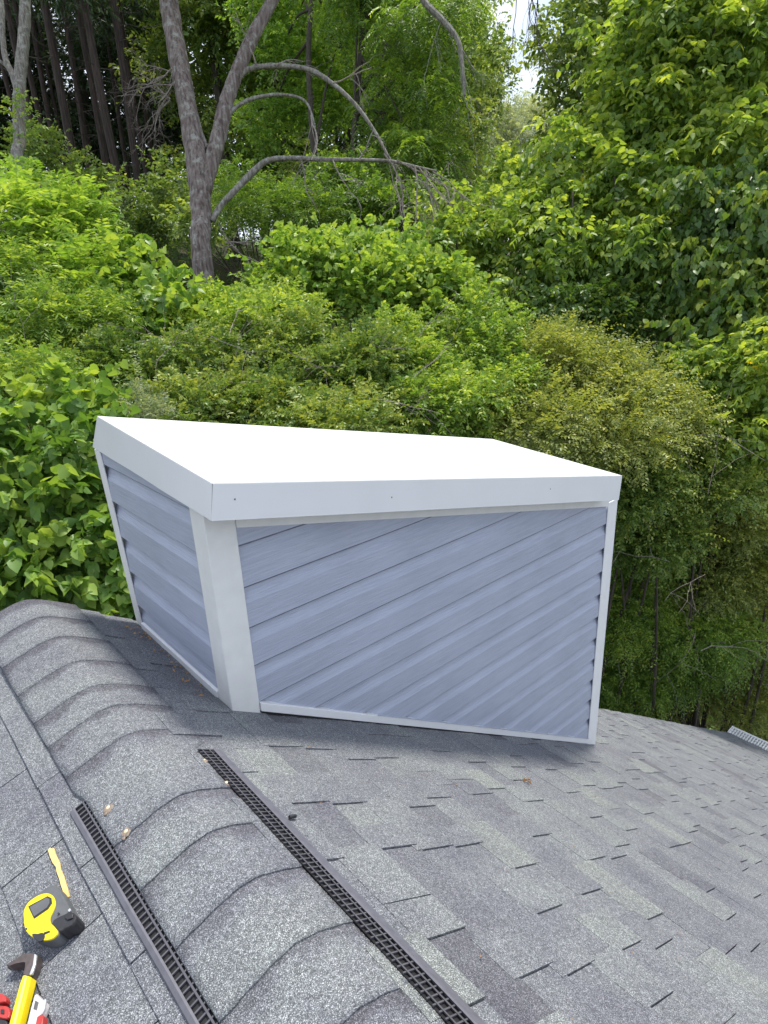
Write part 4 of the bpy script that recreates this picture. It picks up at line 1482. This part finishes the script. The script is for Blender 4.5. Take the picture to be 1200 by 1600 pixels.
# ---- low woody layer under the forked tree and beyond the thicket
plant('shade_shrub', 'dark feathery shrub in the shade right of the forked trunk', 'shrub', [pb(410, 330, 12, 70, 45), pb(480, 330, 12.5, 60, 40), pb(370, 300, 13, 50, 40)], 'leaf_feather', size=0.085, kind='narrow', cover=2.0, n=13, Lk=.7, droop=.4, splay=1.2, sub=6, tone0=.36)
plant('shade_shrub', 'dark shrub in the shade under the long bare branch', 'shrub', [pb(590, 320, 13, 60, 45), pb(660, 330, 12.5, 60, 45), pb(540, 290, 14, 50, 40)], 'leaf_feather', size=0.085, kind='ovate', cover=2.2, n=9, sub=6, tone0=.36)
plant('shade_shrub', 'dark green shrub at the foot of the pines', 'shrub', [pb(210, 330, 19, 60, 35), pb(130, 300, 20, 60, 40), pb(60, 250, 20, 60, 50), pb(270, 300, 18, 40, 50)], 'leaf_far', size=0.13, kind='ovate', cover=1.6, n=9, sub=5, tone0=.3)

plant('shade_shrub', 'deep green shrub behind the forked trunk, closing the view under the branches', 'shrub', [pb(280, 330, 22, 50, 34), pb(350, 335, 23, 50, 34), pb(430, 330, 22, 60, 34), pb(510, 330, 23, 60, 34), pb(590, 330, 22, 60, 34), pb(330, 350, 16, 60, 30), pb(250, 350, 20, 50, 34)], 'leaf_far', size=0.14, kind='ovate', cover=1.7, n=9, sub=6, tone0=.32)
# ---- sunlit thicket behind the chase
plant('vine_hummock', 'yellow-green grapevine hummock left of the base of the forked trunk', 'shrub',
      [pb(205, 440, 7.6, 66, 50), pb(258, 492, 7.2, 44, 34), pb(170, 410, 7.8, 50, 45), pb(240, 500, 7.2, 90, 55)],
      'leaf_grape', size=0.085, kind='heart', cover=1.9, n=6, lump=.4, up=0.2, hang=0.45, splay=0.9, sub=9, tone0=.60)
plant('lime_sapling', 'bright lime green sapling in front of the pines, its tips upright', 'sapling',
      [pb(95, 350, 7.5, 45, 50), pb(60, 400, 7.3, 60, 55), pb(130, 330, 7.8, 35, 35), pb(20, 350, 7.2, 45, 50), pb(110, 450, 7.2, 70, 60), pb(45, 300, 7.6, 28, 32)],
      'leaf_lime', size=0.095, kind='narrow', cover=2.3, n=13, Lk=0.75, droop=0.35, splay=1.2, up=0.7, jitter=0.2, lump=0.35, sub=9, tone0=.58)
plant('willowy_shrub', 'fine-leaved yellow-green shrub at the left edge below the lime sapling', 'shrub',
      [pb(50, 510, 6.4, 95, 70), pb(150, 520, 6.6, 80, 60), pb(0, 440, 6.6, 60, 60), pb(10, 605, 5.6, 90, 56), pb(90, 600, 5.9, 60, 50)],
      'leaf_thicket', size=0.055, kind='narrow', cover=2.4, n=13, Lk=0.8, droop=0.3, splay=1.1, up=0.4, sub=9, tone0=.52)
plant('vine_hummock', 'sunlit vine-covered mound in the middle, above the middle of the metal top', 'shrub',
      [pb(485, 430, 7.8, 70, 50), pb(570, 440, 7.6, 90, 60), pb(650, 450, 7.6, 70, 55), pb(520, 400, 8.2, 80, 45), pb(700, 480, 7.6, 60, 50), pb(620, 400, 8.3, 60, 45)],
      'leaf_grape', size=0.062, kind='heart', cover=1.8, n=7, up=0.5, hang=0.3, sub=14, lump=.45, tone0=.62)
plant('privet_bush', 'arching small-leaved bush between the two vine mounds, sunny on top', 'shrub',
      [pb(365, 500, 7.4, 74, 46), pb(420, 520, 7.0, 90, 50), pb(320, 510, 7.2, 50, 36), pb(415, 450, 8, 34, 28)],
      'leaf_thicket', size=0.05, kind='ovate', cover=2.6, n=12, Lk=0.9, up=0.5, sub=10, tone0=.52)
plant('privet_bush', 'dense small-leaved bush rising behind the left half of the metal top', 'shrub',
      [pb(260, 590, 6.2, 90, 60), pb(350, 600, 6.0, 90, 65), pb(180, 590, 6.2, 60, 55), pb(300, 660, 5.6, 120, 60)],
      'leaf_privet', size=0.042, kind='ovate', cover=2.6, n=12, Lk=0.9, up=0.5, sub=12, tone0=.54)
plant('privet_bush', 'dense darker bush rising behind the middle of the metal top', 'shrub',
      [pb(470, 570, 6.4, 90, 65), pb(560, 590, 6.2, 90, 65), pb(520, 650, 5.8, 130, 60), pb(430, 640, 5.8, 80, 50)],
      'leaf_privet', size=0.042, kind='ovate', cover=2.6, n=12, Lk=0.9, up=0.5, sub=12, tone0=.52)
plant('privet_bush', 'mottled green bush behind the right half of the metal top', 'shrub',
      [pb(650, 560, 6.8, 90, 60), pb(740, 530, 7.2, 80, 60), pb(690, 630, 6.4, 110, 55), pb(770, 600, 6.8, 70, 55)],
      'leaf_thicket', size=0.046, kind='ovate', cover=2.6, n=12, Lk=0.9, up=0.45, sub=12, tone0=.52)
plant('silvery_shoot', 'small silvery upright shoots just above the left back corner of the metal top', 'plant',
      [pb(225, 640, 4.9, 16, 28), pb(255, 650, 4.9, 12, 18)], 'leaf_hazy', size=0.03, kind='narrow', cover=2.2, n=14, up=1.2, stems=1, r0=.006)
plant('young_tree', 'round-leaved young tree between the long bare branch and the vine-draped wall of leaves', 'tree',
      [pb(750, 330, 10.5, 54, 50), pb(790, 380, 10, 70, 60), pb(720, 400, 10, 60, 50), pb(845, 340, 10, 44, 56), pb(790, 285, 11, 34, 30), pb(690, 340, 11, 46, 36)],
      'leaf_tree', size=0.10, kind='broad', cover=1.8, n=8, hang=.4, sub=8, tone0=.52, r0=.06)
plant('spreading_shrub', 'olive fine-leaved shrub with spreading layered branches behind the right end of the metal top', 'shrub',
      [pb(850, 570, 7.2, 80, 42), pb(930, 600, 7.2, 90, 40), pb(1000, 620, 7.4, 70, 36), pb(830, 640, 6.6, 110, 40), pb(930, 670, 6.8, 110, 42), pb(870, 540, 7.4, 60, 26), pb(960, 565, 7.4, 60, 20), pb(1030, 660, 7.4, 70, 34)],
      'leaf_olive', size=0.04, kind='ovate', cover=2.0, n=14, Lk=1.5, up=0.12, droop=0.15, splay=1.0, jitter=0.28, sub=13, tone0=.50, lump=.45)

# ---- right side: broad-leaved trees and the vines draped over them
rt = plant('broadleaf_tree', 'sunlit broad-leaved tree filling the upper right, its crown touching the patch of sky', 'tree',
           [pb(985, 100, 10.5, 64, 62), pb(1010, 60, 10, 90, 80), pb(1100, 60, 9.6, 90, 80), pb(1180, 90, 9.4, 90, 90), pb(975, 195, 10.2, 72, 66), pb(1050, 180, 9.8, 90, 80), pb(900, 260, 10, 70, 65),
            pb(1140, 200, 9.3, 90, 80), pb(925, 200, 10.6, 36, 44), pb(1240, 180, 9.4, 80, 100), pb(1060, -40, 10, 120, 50), pb(990, 290, 9.6, 80, 60)],
           'leaf_tree', bark='bark_dark', size=0.12, kind='broad', cover=1.7, n=8, hang=0.5, droop=0.45, up=0.15, sub=8, tone0=.50, lump=.3, r0=.07, stems=1)
plant('broadleaf_tree', 'shaded green tree below the sunlit crown, above the dark hollow', 'tree',
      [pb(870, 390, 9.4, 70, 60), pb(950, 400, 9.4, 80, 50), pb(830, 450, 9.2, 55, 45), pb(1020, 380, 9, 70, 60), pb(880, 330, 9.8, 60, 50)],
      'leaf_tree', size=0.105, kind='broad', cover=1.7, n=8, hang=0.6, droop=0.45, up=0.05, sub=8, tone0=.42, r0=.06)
plant('draped_vine', 'dark curtain of climbing vine hanging over the trees at the right edge', 'vine',
      [pb(1120, 320, 8.6, 90, 70), pb(1190, 380, 8.4, 80, 90), pb(1080, 430, 8.6, 80, 70), pb(1160, 500, 8.2, 90, 80), pb(1240, 480, 8.2, 80, 110), pb(1220, 290, 8.6, 70, 90), pb(1090, 540, 8.2, 60, 50)],
      'leaf_vine', size=0.085, kind='heart', cover=1.9, n=7, hang=0.9, droop=0.8, up=-0.25, sub=9, tone0=.44)
plant('draped_vine', 'lighter broad-leaved vine low at the right, with yellowing leaves beside the dark hollow', 'vine',
      [pb(1110, 590, 7.8, 60, 60), pb(1180, 600, 7.6, 70, 70), pb(1130, 670, 7.6, 70, 50), pb(1210, 690, 7.6, 60, 60), pb(1070, 600, 8, 40, 40)],
      'leaf_tree', size=0.085, kind='broad', cover=1.9, n=7, hang=0.6, droop=0.4, up=0.1, sub=8, tone0=.50)
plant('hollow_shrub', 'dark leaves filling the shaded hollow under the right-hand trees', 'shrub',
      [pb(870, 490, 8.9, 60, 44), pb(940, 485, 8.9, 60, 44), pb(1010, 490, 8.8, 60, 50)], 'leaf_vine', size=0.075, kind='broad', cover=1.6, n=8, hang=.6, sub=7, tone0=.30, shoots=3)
for (px, py, d, rx, rz, lb) in ((1185, 575, 7.3, 12, 8, 'spray of orange-yellow leaves at the right edge below the vine curtain'),):
    plant('yellow_spray', lb, 'plant', [pb(px, py, d, rx, rz)], 'leaf_yellow', size=0.06, kind='broad', cover=1.0, n=5, stems=1, r0=.008)
plant('fine_leaved_bush', 'fine-leaved bush beside the right wall of the chase, just below the metal top', 'shrub',
      [pb(980, 760, 7.4, 80, 60), pb(1060, 770, 7.8, 80, 55), pb(1000, 830, 7.8, 90, 60), pb(1090, 720, 7.8, 60, 45)],
      'leaf_privet', size=0.045, kind='ovate', cover=2.5, n=13, Lk=1.0, up=0.3, sub=10, tone0=.52)
plant('fine_leaved_bush', 'tangled greyish bush half way down at the right edge', 'shrub',
      [pb(1150, 790, 8.4, 80, 60), pb(1100, 860, 8.6, 90, 60), pb(1190, 880, 8.8, 90, 70), pb(1220, 780, 8.4, 60, 70)],
      'leaf_olive', size=0.042, kind='ovate', cover=2.2, n=13, Lk=1.1, up=0.2, sub=10, tone0=.45)
plant('fine_leaved_bush', 'yellow-green drooping bush low beside the right corner of the chase', 'shrub',
      [pb(990, 950, 8.6, 90, 60), pb(1060, 1000, 9, 90, 60), pb(970, 1040, 9, 80, 60), pb(1050, 930, 9, 60, 45), pb(1000, 890, 8.6, 60, 50)],
      'leaf_thicket', size=0.048, kind='narrow', cover=2.6, n=15, Lk=0.9, up=0.15, droop=0.5, splay=1.1, sub=10, tone0=.46)
plant('fine_leaved_bush', 'brownish sparse bush low at the right edge above the gutter', 'shrub',
      [pb(1140, 980, 9.6, 80, 55), pb(1210, 1000, 9.8, 70, 70), pb(1120, 1060, 10, 90, 60), pb(1200, 1100, 10.4, 80, 60), pb(1030, 1080, 9.6, 80, 50), pb(940, 1090, 9.4, 60, 50)],
      'leaf_olive', size=0.05, kind='narrow', cover=1.9, n=13, Lk=1.0, up=0.3, sub=10, tone0=.40)
mb = MB()
for _ in range(26):
    p = at(rng.uniform(960, 1230), rng.uniform(640, 1110), rng.uniform(7.0, 8.6)); dvec = R @ np.array([rng.normal(0, 1), rng.normal(0.3, .8), rng.normal(0, .5)])
    bare_twigs(mb, p, dvec, rng.uniform(0.4, 1.1), 0.005, 1, 0.5, -0.04, 3)
for _ in range(24):
    p = at(rng.uniform(20, 700), rng.uniform(520, 670), rng.uniform(5.2, 6.0)); dvec = R @ np.array([rng.normal(0, 1), rng.normal(0.3, .8), rng.normal(0, .5)])
    bare_twigs(mb, p, dvec, rng.uniform(0.3, 0.8), 0.004, 1, 0.5, -0.04, 3)
tag(mb.build('dead_twigs', M['twig']), 'thin dry twigs tangled through the bushes', 'twigs', kind='stuff')

# ---- grapevine close behind the roof edge on the left
plant('grapevine', 'close grapevine bush with big leaves behind the roof ridge, left of the chase', 'vine',
      [pb(70, 700, 4.0, 100, 60), pb(150, 780, 3.9, 60, 80), pb(60, 820, 3.8, 120, 90), pb(150, 890, 3.8, 80, 70), pb(20, 920, 3.7, 90, 60), pb(130, 660, 4.1, 50, 40), pb(-40, 760, 3.9, 100, 120), pb(210, 930, 3.8, 50, 50)],
      'leaf_grape', size=0.066, kind='heart', cover=1.9, n=6, lump=.35, up=0.15, hang=0.5, sub=10, tone0=.42, r0=.02)
plant('grapevine', 'upright yellow-green vine tips at the left, level with the back of the metal top', 'vine',
      [pb(75, 640, 4.3, 40, 32), pb(112, 612, 4.3, 26, 26), pb(130, 650, 4.2, 30, 26)],
      'leaf_grape', size=0.075, kind='heart', cover=1.8, n=6, up=0.5, hang=0.35, sub=5, tone0=.72, stems=1, r0=.012)

# ---- hanging bare twigs against the patch of sky
hb = empty('overhanging_branch', tuple(at(1010, 20, 10.8)), 'thin bare twigs hanging from above against the patch of sky', 'branch')
mb = MB()
P = smooth_path([(*at(1010, 20, 10.8), .035), (*at(930, -70, 11.4), .03), (*at(860, -90, 12), .025), (*at(790, -80, 12), .012)], 6)
mb.tube(P[:, :3], list(P[:, 3]), 7, 0.2)
for px, k in ((806, 2), (818, 3), (832, 3), (841, 2)):
    bare_twigs(mb, at(px, -50, 12), R @ np.array([rng.normal(0, .15), -1, 0]), 1.25, 0.012, k, 0.35, -0.12, 3)
mb.build('twigs', M['bark_dark'], hb)
mb = MB()
bb_rows = [(640, -40, 6), (665, 5, 5.5), (690, 30, 5), (715, 62, 4), (722, 100, 3), (726, 150, 2)]
limb(mb, bb_rows, 11.5, 8, 0.15)
for px, py in ((690, 30), (715, 62), (724, 110), (726, 150), (700, 40)):
    bare_twigs(mb, at(px, py, 11.5), R @ np.array([rng.normal(0.3, .3), -1, 0]), 0.9, 0.009, 2, 0.4, -0.1, 3)
limb(mb, [(640, -40, 6), (600, -120, 10), (560, -300, 14)], 11.5, 8, 0.1)
mb.build('sagging_limb', M['bark_grey'], big)

# ---- wood behind everything
def far_proto(kind, mat, size, bark):
    t = empty('background_tree', (0, 0, 0))
    mb = MB(); mb.tube([(0, 0, -0.3), (0.1, 0, 4), (-0.05, 0.1, 9), (0, 0, 14)], [0.24, 0.2, 0.13, 0.05], 8, 0.1)
    me = mesh_py('trunk', mb.v, mb.f); o = link('trunk', me, M[bark], t, False)
    bl = []
    for _ in range(15):
        z = rng.uniform(3.0, 15.5); q_ = rng.uniform(0.3, 3.0) * (1.1 - abs(z - 7) / 14); a = rng.uniform(0, 6.28)
        bl.append(((q_ * math.cos(a), q_ * math.sin(a), z), (1.7, 1.7, 1.2)))
    arr = foliage(bl, size, kind, cover=1.15, n=9, back=1.0, sub=5, lump=.3, tone0=.42)
    me = mesh_np('crown', *arr); STAT['tris'] += len(arr[1])
    link('crown', me, M[mat], t, False)
    return t


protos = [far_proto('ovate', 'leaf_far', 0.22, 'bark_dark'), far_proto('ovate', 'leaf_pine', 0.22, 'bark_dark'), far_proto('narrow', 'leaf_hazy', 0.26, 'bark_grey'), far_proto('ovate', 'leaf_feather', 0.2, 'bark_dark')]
used = set()


def far_tree(k, px, py, d, s, label, group):
    g = root_at(px, py, d, 0.1)
    src = protos[k]
    if k in used:
        r_ = src.copy(); C.objects.link(r_)
        for ch in list(src.children):
            c = ch.copy(); C.objects.link(c); c.parent = r_
    else:
        r_ = src; used.add(k)
    r_.location = g
    r_.rotation_euler = (0, 0, rng.uniform(0, 6.28))
    r_.scale = (s, s, s * rng.uniform(0.9, 1.15))
    tag(r_, label, 'tree', group)
    return r_


for px, d in ((-30, 34), (30, 38), (120, 41), (165, 39), (205, 40), (262, 35), (310, 38), (-80, 36), (240, 50)):
    far_tree(1, px, 330, d, rng.uniform(0.85, 1.2), 'tall dark tree of the shadowed wood behind the pine stand', 'dark wood behind the pines')
for px, d, k in ((360, 27, 0), (410, 31, 0), (455, 26, 3), (505, 30, 0), (550, 26, 0), (600, 29, 3), (650, 27, 0), (695, 32, 0), (430, 40, 1), (530, 40, 1), (630, 40, 1), (720, 38, 0)):
    far_tree(k, px, 330, d, rng.uniform(0.8, 1.1), 'leafy green tree of the wood behind the arching bare branches', 'green wood behind the bare branches')
for px, d, s in ((735, 44, .62), (790, 52, .78), (840, 58, .9), (765, 62, .9)):
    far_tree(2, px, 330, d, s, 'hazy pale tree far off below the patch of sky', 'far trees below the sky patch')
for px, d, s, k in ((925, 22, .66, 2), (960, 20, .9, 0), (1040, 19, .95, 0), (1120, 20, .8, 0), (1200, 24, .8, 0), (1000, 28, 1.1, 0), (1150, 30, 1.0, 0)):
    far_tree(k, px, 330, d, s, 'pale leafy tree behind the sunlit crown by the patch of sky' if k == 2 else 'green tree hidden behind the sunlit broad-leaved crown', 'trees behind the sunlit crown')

# ---- undergrowth over the bank and the wood floor
N = 26000
ux = rng.uniform(-6, 34, N); uy = 2.75 + 36 * rng.random(N) ** 1.7
P = np.stack([ux, uy, ground_z(ux, uy) + 0.9 * rng.random(N) ** 1.5 * np.clip((uy - 2.6) / 2, 0.3, 1)], 1)
d = unit(rng.normal(0, 0.6, (N, 3)) + np.array([0, 0, 0.8]))
arr = sprigs(P, d, rng.uniform(0.25, 0.6, N), 7, 0.11, 'ovate', 0.4, 0.9, 0.3, 0.4 + rng.normal(0, 0.13, N))
o = leafmesh('undergrowth', arr, M['leaf_privet'], None)
tag(o, 'low green undergrowth covering the bank and the wood floor', 'undergrowth', kind='stuff')
print('leaf triangles', STAT['tris'])
